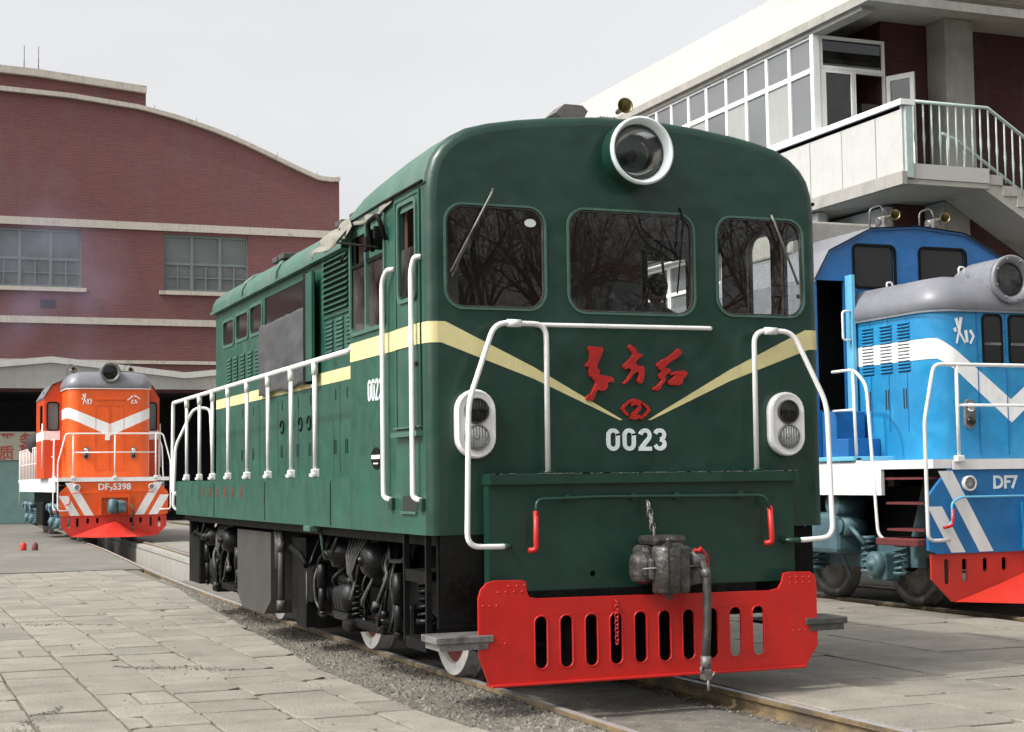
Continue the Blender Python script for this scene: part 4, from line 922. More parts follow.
for k in range(4): mb.tube([(-.03+.022*math.cos(a)*(k % 2)+.0, -.19-.02*k+.022*math.cos(a)*(1-k % 2), 1.38-k*.05+.03*math.sin(a)) for a in [i*.5236 for i in range(13)]], .006, 5)
mb.v = [(x+.03, y, z) for x, y, z in mb.v]; mb.build('lift_chain', 'steel', o)
mb = MB(); mb.cyl((-.18, -.44, .945), (.26, -.46, .955), .006); mb.build('wire', 'steel', o)
# air hose
mb = MB((.04, 0, 0)); mb.lathe([(0, -.05), (.05, -.045), (.07, 0), (.05, .05), (0, .06)], (.235, -.40, 1.0), (0, 1, 0), 16); mb.cyl((.235, -.35, 1.0), (.235, -.1, 1.0), .03); o = mb.build('air_cock', 'steel', G)
mb = MB((.04, 0, 0)); mb.tube([(.2, -.44, 1.06), (.25, -.45, 1.06), (.30, -.42, 1.02), (.36, -.33, .9), (.38, -.28, .82)], .013, 8); mb.lathe([(0, -.02), (.022, 0), (0, .02)], (.2, -.44, 1.06), (1, 0, 0), 10); mb.lathe([(0, -.02), (.022, 0), (0, .02)], (.235, -.45, 1.07), (1, 0, 0), 10); mb.build('cock_handle', 'red', o)
mb = MB((.04, 0, 0)); mb.tube(bend([(.255, -.42, .985), (.27, -.47, .90), (.265, -.47, .55), (.25, -.46, .26)], .08), .031, 12); o = mb.build('air_hose', 'rubber', G)
mb = MB((.04, 0, 0)); mb.cyl((.262, -.455, .93), (.268, -.47, .985-.11), .036); mb.cyl((.253, -.462, .32), (.249, -.46, .22), .037); mb.build('hose_clamp', 'steel', o)
mb = MB((.04, 0, 0)); mb.cbox(.222, .28, -.50, -.42, .15, .23, .01); mb.tube([(.20, -.5, .2), (.19, -.5, .24), (.21, -.48, .25)], .01, 6); mb.tube([(.25, -.49, .16), (.25, -.5, .08)], .012, 6); mb.tube([(.28, -.5, .17), (.30, -.5, .21)], .01, 6); mb.build('hose_coupling', 'steel', o)
# red slotted pilot
PO = [(-1.27, .18), (1.24, .18), (1.345, .33), (1.345, .80), (1.33, .845), (1.295, .868), (1.11, .872), (1.065, .862), (1.05, .80), (1.02, .757), (.95, .742), (-.90, .758), (-.965, .77), (-.985, .81), (-.99, .875), (-1.02, .888), (-1.22, .892), (-1.28, .878), (-1.325, .835), (-1.345, .77), (-1.345, .38)]
sl = []
for i in range(10):
    x = -.882+i*.1915; sl.append(rr(x-.047, x+.047, .275, .635, .046, 5))
sl = [[(x, z) for x, z in s_] for s_ in sl]
mb = MB(); mb.plate(PO, sl, FY(-.262), .022); o = mb.build('pilot', 'red', G)
bv = o.modifiers.new('bevel', 'BEVEL'); bv.width = .003; bv.segments = 2; bv.limit_method = 'ANGLE'
for s_ in range(10):
    x = -.882+s_*.1915; P = rr(x-.050, x+.050, .272, .638, .049, 5); P = P+[P[0], P[1]]
    mb = MB(); mb.tube([(a, -.2615, b) for a, b in P], .006, 6, False); mb.build('slot_rim', 'red', o)
mb = MB(); mb.cbox(-1.26, 1.23, -.285, -.15, .165, .185, .006); mb.build('bottom_lip', 'red', o)
mb = MB()
for x, z in [(-1.12+i*.06, .85) for i in range(3)]+[(-1.20+i*.06, .81) for i in range(4)]+[(-1.31+i*.05, .72) for i in range(3)]+[(-1.25+i*.05, .46) for i in range(3)]+[(1.14+i*.05, .44) for i in range(3)]+[(1.12+i*.055, .83) for i in range(4)]+[(1.12+i*.055, .79) for i in range(4)]:
    mb.lathe([(.009, -.262), (.008, -.265), (0, -.267)], (x, 0, z), (0, 1, 0), 8)
mb.build('rivets', 'red', o)
mb = MB()
for k in range(11):
    mb.tube([(-.315+.012*math.cos(a)*(1 if k % 2 else .3), -.285-.012*math.cos(a)*(.3 if k % 2 else 1), .70-k*.027+.018*math.sin(a)) for a in [i*.785 for i in range(9)]], .0045, 5)
mb.tube([(-.315, -.28, .715), (-.31, -.262, .73)], .006, 6)
mb.build('safety_chain', 'redletter', o)
# body lower front edge & underframe
mb = MB(); mb.box(-1.52, 1.52, .06, .1, .55, 1.19); mb.box(-.98, .98, .12, 10.0, .62, 1.25); mb.box(-1.5, 1.5, .12, 10.0, 1.12, 1.195)
mb.build('underframe', 'black', G)
mb = MB(); mb.loft([[(-1.16, .02, 1.2), (-1.16, .02, .9), (-1.16, .05, .6), (-1.16, .12, .45), (-1.16, .25, .35)], [(-1.52, .02, 1.2), (-1.52, .02, .9), (-1.52, .05, .62), (-1.52, .12, .52), (-1.52, .25, .48)]], False, True)
mb.build('corner_guard', 'black2', G)
mb = MB(); mb.box(-.9, .9, -.14, .5, .70, .80); mb.box(-.5, -.44, -.1, .3, .2, .8); mb.box(.6, .66, -.1, .3, .2, .8); mb.box(-1.0, .98, .45, .5, .14, .8); mb.tube([(-.9, .2, .4), (.3, .25, .33), (.8, .2, .45)], .02, 6); mb.build('bracket_and_shade_plate', 'black', G)  # black plate behind the slots stands for dark gear and shadow
for sx in (-1, 1):
    mb = MB(); e_ = 1.66 if sx < 0 else 1.60; mb.cbox(sx*1.24, sx*e_, -.28, .04, .475, .525, .008); mb.box(sx*1.28, sx*(e_-.03), -.27, .03, .43, .474); mb.build('step_plate', 'steel' if sx < 0 else 'rubber', G)
    o = MB()
    for y in (.16, .66): o.box(sx*1.54, sx*1.58, y-.015, y+.015, .42, 1.195)
    for z in (.44, .92): o.box(sx*1.22, sx*1.575, .18, .64, z, z+.022); o.box(sx*1.56, sx*1.575, .18, .64, z-.06, z)
    o.build('side_steps', 'black', G)
# foothole
mb = MB(); mb.box(-HW-.003, -HW-.001, .27, .60, 1.365, 1.475); mb.build('foothole', 'louver_dark', G)
mb = MB(); mb.box(-HW-.02, -HW-.004, .26, .61, 1.345, 1.364); mb.build('foothole_lip', 'green_trim', G)
# door grab rails
for P in ([(-HW-.0, .76, 3.16), (-HW-.045, .80, 3.16), (-HW-.055, .90, 3.08), (-HW-.055, .90, 1.46), (-HW-.0, .84, 1.44)],
          [(-HW-.0, .13, 3.17), (-HW-.045, .15, 3.17), (-HW-.055, .20, 3.08), (-HW-.055, .20, 1.46), (-HW-.0, .14, 1.44)]):
    mb = MB(); mb.tube(bend(P, .06, 4), .020, 8); h = mb.build('door_handrail', 'white', G)
    mb = MB(); mb.cbox(P[-1][0]-.03, P[-1][0]-.001, P[-1][1]-.05, P[-1][1]+.04, P[-1][2]-.07, P[-1][2]+.02, .005); mb.build('bracket', 'green', h)
mb = MB(); mb.tube(bend([(HW, .3, 3.0), (HW+.06, .3, 3.0), (HW+.06, .3, 1.5), (HW, .3, 1.5)], .04), .018, 8); mb.build('door_handrail', 'white', G)
# walkway railing, left and right
for sx in (-1, 1):
    xr = sx*1.55
    mb = MB(); mb.tube(bend([(sx*1.60, 1.93, 2.67), (xr, 2.15, 2.665), (xr, 6, 2.66), (xr, 10.58, 2.65), (xr, 10.62, 2.0), (xr, 10.62, 1.50), (xr+sx*.0, 10.35, 1.45)], .05, 4), .024, 10); h = mb.build('walkway_railing', 'white', G)
    for y in (3.29, 4.17, 5.12, 6.09, 7.06, 7.95, 8.75, 9.60):
        mb = MB(); mb.cyl((xr, y, 1.68), (xr, y, 2.64), .021, None, 10); mb.cyl((xr, y, 2.54), (xr, y, 2.66), .030, None, 10); p_ = mb.build('post', 'white', h)
        mb = MB(); mb.cbox(xr-.035, xr+.035, y-.03, y+.03, 1.62, 1.70, .01); mb.cbox(xr-.045, xr-.01, y-.05, y+.05, 1.63, 1.66, .005); mb.build('foot', 'white', p_)
    mb = MB(); mb.tube(bend([(sx*1.12, 10.1, 1.62), (sx*1.12, 10.28, 2.57), (sx*1.33, 10.32, 2.57), (sx*1.55, 10.40, 2.08), (sx*1.58, 10.42, 1.25), (sx*1.3, 10.3, 1.24)], .09), .020, 10); mb.build('end_handrail', 'white', G)
# roof fittings
mb = MB(); 
hexp = [(-.415, 4.30), (-.345, 4.255), (-.185, 4.255), (-.145, 4.33), (-.19, 4.372), (-.34, 4.372)]
mb.plate([(x, z+.06) for x, z in hexp], [], FY(.42), .22); mb.build('roof_lamp_box', mat('brown grey casting', (.12, .105, .10), .6, var=.2, vs=14), G)
mb = MB(); mb.lathe([(.006, 0), (.02, .02), (.024, .10), (.034, .16), (.062, .205), (.064, .21), (.056, .2), (.028, .15), (.0, .12)], (.235, .72, 4.42), (-.12, -1, .06), 20); mb.v = [(x+.01, y, z+.05) for x, y, z in mb.v]; o = mb.build('air_horn', 'brass', G)
mb = MB()
for k in range(5): mb.lathe([(.045, -.012), (.055, 0), (.045, .012)], (.05+k*.028, .62, 4.355), (1, 0, 0), 14)
mb.cyl((.02, .62, 4.355), (.2, .62, 4.355), .045); mb.tube([(-.22, .6, 4.28), (-.12, .6, 4.34), (-.02, .6, 4.355), (.05, .62, 4.355)], .010, 6); mb.cbox(.04, .16, .56, .68, 4.24, 4.33, .01); mb.cyl((.2, .66, 4.38), (.225, .72, 4.42), .016); mb.build('horn_valve', 'coupler', o)

# wheels and running gear
AX = (1.78, 4.09, 7.75, 9.55)
for y in AX:
    ws = MB(); ws.cyl((-.95, y, .46), (.95, y, .46), .09, None, 14); wo = ws.build('wheelset', 'black', G)
    for sx in (-1, 1):
        mb = MB(); mb.lathe([(.50, -.07), (.50, -.045), (.47, -.035), (.458, .06), (.45, .065)], (sx*.75, y, .46), (sx, 0, 0), 40)
        mb.lathe([(.50, -.07), (.3, -.06), (.1, -.07), (0, -.07)], (sx*.75, y, .46), (sx, 0, 0), 40); w_ = mb.build('wheel', 'steel', wo)
        mb = MB(); mb.lathe([(.45, .066), (.355, .068)], (sx*.75, y, .46), (sx, 0, 0), 40); mb.lathe([(.355, .068), (.345, .04)], (sx*.75, y, .46), (sx, 0, 0), 40); mb.build('tyre_face', 'wheel_white', wo)
        mb = MB(); mb.lathe([(.345, .04), (.16, .02), (.15, .06), (.0, .062)], (sx*.75, y, .46), (sx, 0, 0), 32); mb.build('disc', 'wheel_red', wo)
def coil(mb, x, y, z0, z1, r_, t, n=5):
    mb.tube([(x+r_*math.cos(a), y+r_*math.sin(a), z0+(z1-z0)*a/(n*6.283)) for a in [i*6.283/12 for i in range(n*12+1)]], t, 6)
def clutter(x, y0, y1, n, seed, par, sx=-1):
    rg = random.Random(seed)
    for k in range(n):
        mb = MB(); y = rg.uniform(y0, y1); z = rg.uniform(.75, 1.1); p = [(sx*(x-.15), y, 1.13)]
        for q in range(3): y += rg.uniform(-.16, .16); z = max(.38, z-rg.uniform(.05, .25)); p.append((sx*(x+rg.uniform(-.05, .06)), y, z))
        mb.tube(bend(p, .07, 4), rg.choice((.009, .012, .016, .02)), 6)
        if rg.random() < .6: mb.lathe([(0, -.03), (.03, -.03), (.034, 0), (.03, .03), (0, .03)], p[-1], (sx, .1, .1), 8)
        mb.build('pipe_run', rg.choice(('black2', 'black', 'rubber')), par)
def bogie(ya, yb):
    yc = (ya+yb)/2; rnd = random.Random(int(ya*10))
    for sx in (-1, 1):
        mb = MB(); X = lambda a: sx*a
        # side frame with raised ends over the axle boxes
        pr = [(ya-.75, .62), (ya-.5, .80), (ya+.45, .80), (ya+.62, .66), (yb-.62, .66), (yb-.45, .80), (yb+.5, .80), (yb+.75, .62), (yb+.75, .48), (yb+.3, .56), (yb-.35, .56), (yb-.55, .40), (ya+.55, .40), (ya+.35, .56), (ya-.3, .56), (ya-.75, .48)]
        mb.plate(pr[::-1], [], FX(X(1.02), sx), .10); o = mb.build('bogie_frame', 'black', G)
        for y in (ya, yb):
            mb = MB(); mb.cbox(X(.98), X(1.22), y-.16, y+.16, .33, .60, .03); mb.lathe([(.12, 0), (.12, .05), (.10, .07), (0, .075)], (X(1.22), y, .47), (sx, 0, 0), 18)
            for k in range(6): a = k*1.047; mb.cyl((X(1.27), y+.09*math.cos(a), .47+.09*math.sin(a)), (X(1.30), y+.09*math.cos(a), .47+.09*math.sin(a)), .013, None, 6)
            mb.build('axle_box', 'black2', o)
            for d in (-.30, .30):
                mb = MB(); coil(mb, X(1.13), y+d, .50, .80, .062, .015); mb.cyl((X(1.13), y+d, .46), (X(1.13), y+d, .50), .085); mb.cyl((X(1.13), y+d, .80), (X(1.13), y+d, .84), .085); mb.build('spring', 'black2', o)
            mb = MB(); mb.cyl((X(1.34), y-.24, .40), (X(1.34), y-.24, .66), .038); mb.cyl((X(1.34), y-.24, .62), (X(1.34), y-.24, .86), .050); mb.lathe([(0, -.05), (.05, 0), (0, .05)], (X(1.34), y-.24, .38), (0, 0, 1), 10); mb.build('damper', 'black2', o)
            mb = MB(); mb.cbox(X(.93), X(1.05), y+.44, y+.54, .2, .62, .02); mb.tube([(X(.98), y+.49, .62), (X(1.0), y+.42, .9), (X(.98), y+.3, 1.05)], .022, 6); mb.build('brake_shoe', 'black', o)
        # brake cylinder pointing outwards, reservoir, pipes
        mb = MB(); mb.lathe([(.05, .09), (.10, .08), (.145, .02), (.15, -.15), (.12, -.3)], (X(1.36), yc+.2-.95, .93), (sx, 0, 0), 24); mb.lathe([(.03, .13), (.045, .11), (.05, .07)], (X(1.36), yc+.2-.95, .93), (sx, 0, 0), 14); mb.build('brake_cylinder', 'black2', o)
        mb = MB(); mb.lathe([(.02, .10), (.04, .10), (.05, .04), (.11, .02), (.115, -.2)], (X(1.38), yc+.32, .94), (sx, 0, 0), 20); mb.lathe([(0, .11), (.028, .108)], (X(1.38), yc+.32, .94), (sx, 0, 0), 14); mb.build('air_valve', 'black2', o)
        mb = MB()
        for k in range(3): mb.lathe([(.05, -.13), (.10, -.10), (.115, 0), (.10, .10), (.05, .13)], (X(1.26), yc+.20+k*.11, .56), (0, .05, 1), 16)
        mb.cyl((X(1.26), yc+.15, .70), (X(1.26), yc+.48, .72), .04); mb.cbox(X(1.18), X(1.34), yc+.10, yc+.56, .36, .44, .02); mb.build('drive_housing', 'black2', o)
        mb = MB()
        for k in range(6):
            t = k/5; mb.tube([(X(1.30), yc-.45+.5*t, 1.12), (X(1.36), yc-.30+.32*t, .95), (X(1.38), yc-.2+.12*t, .80), (X(1.33), yc-.12+.04*t, .70)], .011, 6)
        mb.build('hoses', 'rubber', o)
        mb = MB(); coil(mb, X(1.30), yc-.12, .42, .70, .045, .013, 6); mb.build('spring', 'black2', o)
        mb = MB(); mb.cbox(X(1.2), X(1.42), yc-.24, yc-.0, .30, .40, .03); mb.cbox(X(1.2), X(1.36), yc-1.0, yc-.2, .34, .42, .02); 
        mb.tube(bend([(X(1.3), yc+.66, 1.1), (X(1.38), yc+.66, .95), (X(1.38), yc+.9, .86), (X(1.3), yc+1.0, .5)], .06), .02, 6); mb.build('brake_rigging', 'black', o)
bogie(AX[0], AX[1]); bogie(AX[2], AX[3])
clutter(1.34, 1.3, 4.4, 13, 4, G); clutter(1.34, 7.3, 9.8, 10, 6, G)
mb = MB(); mb.plate([(5.45, 1.08), (7.05, 1.08), (7.05, .40), (6.8, .24), (5.75, .24), (5.45, .40)][::-1], [], FX(-1.45), .5); mb.plate([(5.45, 1.08), (7.05, 1.08), (7.05, .40), (6.8, .24), (5.75, .24), (5.45, .40)][::-1], [], FX(.95), .5); mb.box(-.96, .96, 5.6, 6.9, .5, 1.0); mb.build('fuel_tank', 'tank', G)
mb = MB(); mb.tube([(-1.40, 5.33, 1.1), (-1.40, 5.30, .95), (-1.40, 5.30, .72)], .045, 10); mb.tube([(-1.42, 5.12, 1.1), (-1.42, 5.12, .35)], .035, 10); mb.cyl((-1.42, 5.12, .9), (-1.42, 5.12, 1.0), .045); mb.cyl((-1.42, 5.12, .33), (-1.42, 5.12, .42), .05); mb.build('drain_pipe', 'tank', G)
mb = MB(); mb.plate([(4.45, 1.05), (5.0, 1.05), (5.0, .30), (4.8, .20), (4.45, .20)][::-1], [], FX(-1.34), .4); mb.cbox(-1.36, -1.1, 4.15, 4.5, .45, .80, .03); mb.tube(bend([(-1.4, 4.2, .8), (-1.42, 4.35, .9), (-1.42, 4.7, .96)], .04), .03, 8); mb.build('battery_box', 'black', G)
mb = MB(); mb.cbox(-1.45, -1.15, 9.3, 9.98, .35, .95, .02); mb.cbox(-1.5, -1.2, 9.6, 9.7, .95, 1.15); mb.tube(bend([(-1.48, 9.5, .95), (-1.5, 9.3, 1.0), (-1.42, 8.9, .9)], .04), .022, 6); mb.build('sand_box', 'black', G)
mb = MB(); mb.cbox(-HW-.03, -HW+.05, 3.2, 3.42, 1.15, 1.20, .005); mb.tube([(-HW+.1, 3.3, 1.16), (-HW+.12, 3.3, .98)], .015, 6); mb.build('jack_bracket', 'green_trim', G)
for y in (.9, 2.9, 8.9):
    mb = MB(); mb.tube(bend([(-1.45, y, 1.12), (-1.47, y+.1, .98), (-1.44, y+.55, .96), (-1.4, y+.65, 1.1)], .06), .018, 6); mb.build('air_pipe', 'black2', G)

# grey tarpaulin tied over the hood window
mb = MB(); rows = []
for i in range(22):
    t = i/21; row = []
    for j in range(26):
        u = j/25; y = 5.07+2.14*u+.02*math.sin(t*5+u*3)*t
        z = 3.36-.80*t+.025*noise.noise(Vector((u*3, 0, 5)))
        if t > .93: z += .015*math.sin(u*13)+.01*math.sin(u*29)
        d = .026+.010*math.sin(u*7+t*2)+.006*math.sin(u*19+t*6)+.012*t*math.sin(u*4+1)+.014*abs(math.sin(t*3.14*2))+.035*noise.noise(Vector((u*5, t*3, 1)))+.02*noise.noise(Vector((u*13, t*6, 3)))
        row.append((-XH-max(.012, d)-.03*t, y, z))
    rows.append(row)
mb.loft(rows, False, True); tp = mb.build('tarpaulin', 'tarp'); so = tp.modifiers.new('solid', 'SOLIDIFY'); so.thickness = .005
tag(tp, 'grey tarpaulin hanging over a side window of the green locomotive', 'tarpaulin')

# ================================================================== hood locomotives (orange one far left, blue one on the right)
def hood_loco(root, cx, y0, P):
    """front beam at y0, nose towards the camera; x is measured from the track centre"""
    XL = lambda x: cx+x
    YL = lambda y: y0+y
    off = (cx, y0, 0); B_ = lambda: MB(off)
    body, cabm, deck, beam = P['body'], P['cab'], P['deckm'], P['beam']
    hz, dz, hw, hl = P['hood_z'], P['deck_z'], P['hood_w'], P['hood_y']      # hood eave, deck, half width, hood front (distance behind the beam)
    L = P['length']; cy = P['cab_y']; cl = P['cab_len']
    r = .34
    def plan(w, y_, rr_=r, back=None):
        f = [(-w, back)]+[(-w+rr_-rr_*math.cos(R(a)), y_+rr_-rr_*math.sin(R(a))) for a in range(0, 91, 15)]+[(w-rr_+rr_*math.sin(R(a)), y_+rr_-rr_*math.cos(R(a))) for a in range(0, 91, 15)]+[(w, back)]
        return f
    bk = cy+.01
    mb = B_(); mb.loft([[(x, y, z) for x, y in plan(hw, hl, r, bk)] for z in (dz, hz)], False, True); o = mb.build('hood', body, root); 
    # roof cap of the hood, bulging over the eave
    caps = [(.035, -.03, -.01), (.06, -.05, .03), (.05, -.04, .14), (-.02, .04, .28*P['cap']), (-.14, .16, .40*P['cap']), (-.45, .45, .46*P['cap']), (-hw+.02, .9, .50*P['cap'])]
    mb = B_(); mb.loft([[(x, y, hz+c) for x, y in plan(hw+a, hl+b, max(.05, min(r+a*.6, hw+a-.001)), bk)] for a, b, c in caps], False, True); mb.build('hood_roof', 'grey_roof', root)
    mb = B_(); mb.loft([[(x, y, hz+c) for x, y in plan(hw+.045, hl-.04, r, bk)] for c in (-.035, -.012)], False, True); mb.build('drip_strip', 'white2' if P['kind'] == 'o' else 'grey_roof', root)
    # headlight drum on the nose
    lz = P['lamp_z']; lr = P['lamp_r']
    mb = B_(); mb.lathe([(lr*.8, .75), (lr*.98, .55), (lr, .1), (lr, -.05)], (0, hl, lz), (0, 1, 0), 32); mb.build('headlight_drum', 'grey_roof' if P['kind'] == 'b' else 'steel', root)
    mb = B_(); mb.lathe([(lr, -.05), (lr*1.06, -.05), (lr*1.07, -.11), (lr*.98, -.12), (lr*.78, -.09), (lr*.72, -.02)], (0, hl, lz), (0, 1, 0), 32); o = mb.build('headlight', 'grey_roof' if P['kind'] == 'b' else 'steel', root)
    for a in range(0, 360, 30):
        pass
    mb = B_(); mb.lathe([(lr*.74, -.03), (lr*.4, .08), (0, .12)], (0, hl, lz), (0, 1, 0), 24); mb.build('reflector', 'black2' if P['kind'] == 'o' else 'steel', o)
    mb = B_(); mb.lathe([(lr*.74, -.05), (lr*.4, -.07), (0, -.08)], (0, hl, lz), (0, 1, 0), 24); mb.build('lens', 'lens', o)
    mb = B_()
    for a in range(8): mb.lathe([(0, -.14), (.014, -.125), (.014, -.10)], (lr*.9*math.cos(a*.785+.3), hl, lz+lr*.9*math.sin(a*.785+.3)), (0, 1, 0), 6)
    mb.build('rim_bolts', 'steel', o)
    # white band: along the sides, bending down to a V on the nose
    sz0, sz1, vz = P['stripe']
    pl_ = plan(hw+.004, hl-.004, r, bk)
    ns = len(pl_)
    front = [i for i in range(ns) if abs(pl_[i][0]) < hw-r+.002 and pl_[i][1] < hl+.01]
    def bandz(x, y):
        if y > hl+r: return sz0, sz1
        k = 1-min(1, max(0, (abs(x)-.0)/(hw-.02 if P['kind'] == 'o' else hw-.1)))
        return sz0+(vz-sz0)*k, sz1+((vz+(sz1-sz0)*1.15)-sz1)*k
    den = []
    for (a, b), (c, d) in zip(pl_, pl_[1:]):
        m_ = 6 if abs(c-a) > .6 else 1
        for k in range(m_): den.append((a+(c-a)*k/m_, b+(d-b)*k/m_))
    den.append(pl_[-1])
    if not any(abs(x) < 1e-6 for x, y in den): pass
    mb = B_(); mb.loft([[(x, y, bandz(x, y)[0]), (x, y, bandz(x, y)[1])] for x, y in den], False, True); mb.build('stripe', 'white2', root)
    # nose door and windows / vents
    if P['kind'] == 'b':
        for x0, x1 in ((-.36, -.12), (.02, .26)):
            mb = B_(); mb.plate(rr(x0-.03, x1+.03, P['nw'][0]-.03, P['nw'][1]+.03, .07), [rr(x0, x1, P['nw'][0], P['nw'][1], .05)], FY(hl-.012), .011); o = mb.build('nose_window', 'black', root)
            mb = B_(); mb.plate(rr(x0, x1, P['nw'][0], P['nw'][1], .05), [], FY(hl-.006), .004); mb.build('pane', 'darkglass', o)
            mb = B_(); mb.box(x0, x1, hl-.016, hl-.013, (P['nw'][0]+P['nw'][1])/2-.06, (P['nw'][0]+P['nw'][1])/2-.03); mb.build('bar', 'steel', o)
        for x in (-.46, -.05, .36):
            mb = B_(); mb.box(x-.006, x+.006, hl-.008, hl-.002, dz+.05, hz-.02); mb.build('door_seam', 'blue2', root)
    else:
        mb = B_(); mb.box(-.42, .42, hl-.03, hl-.001, 4.02, 4.06); mb.build('nose_ledge', body, root)
        for x in (-.40, .02): 
            mb = B_(); mb.plate(rect(x, x+.38, dz+.2, 3.85), [rect(x+.01, x+.37, dz+.21, 3.84)], FY(hl-.008), .006); mb.build('nose_door_edge', cabm, root)
        for zc, w_ in ((2.86, .07), (2.40, .0)):
            if w_: mb = B_(); mb.cbox(-.13, .0, hl-.02, hl-.002, zc, zc+.16); mb.build('plate', 'white2', root)
    # brushed white characters on either side of the nose
    cz = P['char_z']
    L1 = [[(-.09, .16), (-.05, .02), (-.09, -.14)], [(-.02, .17), (-.05, .0), (.03, -.13)], [(.04, .02), (.06, -.12)], [(.10, .02), (.15, -.05), (.10, -.14)], [(-.12, .04), (-.10, .0)]]
    L2 = [[(-.02, .12), (-.10, .04), (-.18, -.02)], [(.02, .12), (.12, .08), (.19, .02)], [(-.02, .0), (-.06, -.10), (.06, -.09)], [(.05, .0), (.10, -.10)]]
    for cxx, LL, tag_ in ((-P['char_x'], L1, 0), (P['char_x'], L2, 1)):
        mb = B_()
        for i, q in enumerate(LL):
            ribbon(mb, [(cxx+a, cz+b) for a, b in q], [.042, .03, .022][:len(q)], FY(hl-.004-.001*i, -1), .004)
        mb.build('white_character', 'white2', root)
    # marker lights
    for sx in (-1, 1):
        x = sx*P['mk_x']; z = P['mk_z']
        mb = B_(); mb.loft([[(x+a*.07, y, z+b) for a, b in ([(math.cos(R(t)), .10+.07*math.sin(R(t))) for t in range(0, 181, 20)]+[(math.cos(R(t)), -.10+.07*math.sin(R(t))) for t in range(180, 361, 20)])] for y in (hl, hl-.05)], True, False, True, True); o = mb.build('marker_light', 'steel', root)
        for d, m_ in ((.08, 'chrome'), (-.09, 'darkglass')):
            mb = B_(); mb.lathe([(.055, -.05), (.055, -.07), (.04, -.075), (0, -.08)], (x, hl, z+d), (0, 1, 0), 14); mb.build('lens', m_, o)
    # side doors with louvres on the hood
    for sx in (-1, 1):
        yy = hl+.55; k = 0
        while yy < cy-.15:
            w_ = P['door_w']
            mb = B_(); mb.box(sx*(hw+.001), sx*(hw+.004), yy-.008, yy+.008, dz+.35, hz-.03); mb.build('door_seam', cabm, root)
            yy += w_; k += 1
    for a_, b_ in P['lcols']:
        for seg in range(3):
            zs = [P['lv'][0], sz0, sz1, P['lv'][1]] if P['lv'][0] < sz0 < P['lv'][1] else [P['lv'][0], P['lv'][0]+.01, P['lv'][0]+.02, P['lv'][1]]
        lv = B_(); n_l = 15
        for i in range(n_l):
            zb = P['lv'][0]+i*(P['lv'][1]-P['lv'][0])/n_l; lv.mi = 2 if sz0-.01 < zb < sz1-.02 else 0
            lv.loft([[(-hw-.006, y_, zb+.030), (-hw-.022, y_, zb+.014), (-hw-.006, y_, zb+.004)] for y_ in (a_, b_)], True, False, True, True)
            lv.mi = 1; lv.box(-hw-.0072, -hw-.0062, a_+.01, b_-.01, zb-.004, zb+.003)
        lv.build('louvres', [body, 'louver_dark', 'white2'], root)
        mb = B_(); m_ = (a_+b_)/2; mb.box(-hw-.006, -hw-.002, m_-.03, m_-.012, dz+.62, dz+.86); mb.box(-hw-.006, -hw-.002, m_+.02, m_+.038, dz+.62, dz+.86); mb.build('latch', 'louver_dark', root)
    # cab
    cz1 = P['cab_top']; ce = P['cab_eave']; w2 = P['cab_hw']
    cp = [(-w2, dz), (-w2, ce), (-w2+.22, ce+(cz1-ce)*.5), (-.72, cz1-.06), (0, cz1), (.72, cz1-.06), (w2-.22, ce+(cz1-ce)*.5), (w2, ce), (w2, dz)]
    fw = P['front_windows']; dl = P['doorway']
    mb = B_(); mb.plate(cp, [rr(*q, .06) for q in fw]+([rect(*dl)] if dl else []), FY(cy), .04); mb.build('cab_front', P['cabf'], root)
    for q in fw:
        mb = B_(); mb.plate(rr(q[0]-.035, q[1]+.035, q[2]-.035, q[3]+.035, .09), [rr(q[0], q[1], q[2], q[3], .06)], FY(cy-.012), .02); o = mb.build('cab_window', 'black', root)
        mb = B_(); mb.plate(rr(*q, .06), [], FY(cy+.015), .004); mb.build('pane', 'darkglass' if P['kind'] == 'b' else 'win_glass_far', o)
    mb = B_(); mb.box(-w2, -w2+.03, cy+.041, cy+cl, dz, ce); mb.box(w2-.03, w2, cy+.041, cy+cl, dz, ce); mb.box(-w2, w2, cy+cl, cy+cl+.03, dz, ce); mb.build('cab_walls', cabm, root)
    mb = B_(); mb.box(-w2+.06, w2-.06, cy+.9, cy+.95, dz, ce+.2); mb.build('cab_inside', 'louver_dark', root)
    top_ = cp[1:-1]
    mb = B_(); mb.loft([[(x*1.01, y, z+.012) for x, z in top_] for y in (cy-.03, cy+cl+.05)], False, False); mb.loft([[(x*1.01, y, z-.03) for x, z in top_] for y in (cy+cl+.05, cy-.03)], False, False); mb.build('cab_roof', P['roofm'], root)
    mb = B_(); mb.plate([(cy+.5, ce-.9), (cy+1.2, ce-.9), (cy+1.2, ce-.2), (cy+.5, ce-.2)], [], FX(-w2-.01), .008); mb.build('side_window', 'darkglass', root)
    mb = B_(); mb.box(-w2-.004, -w2-.001, cy+.04, cy+cl, *P['cab_stripe']); mb.build('cab_stripe', 'white2', root)
    mb = B_(); mb.box(-w2, -hw-.05, cy-.004, cy-.001, *P['cab_stripe']) if P['kind'] == 'o' else mb.box(w2-.3, w2, cy-.004, cy-.001, sz0, sz1); mb.build('cab_stripe', 'white2', root)
    if P['kind'] == 'o': mb = B_(); mb.box(hw+.05, w2, cy-.006, cy-.0045, *P['cab_stripe']); mb.build('cab_stripe', 'white2', root)
    # long rear hood
    rz = hz-P['rear']; rh_ = hw-.25 if P['rear'] else hw
    sec_ = lambda y: [(-rh_, y, dz), (-rh_, y, rz), (-rh_+.15, y, rz+.3), (0, y, rz+.42), (rh_-.15, y, rz+.3), (rh_, y, rz), (rh_, y, dz)]
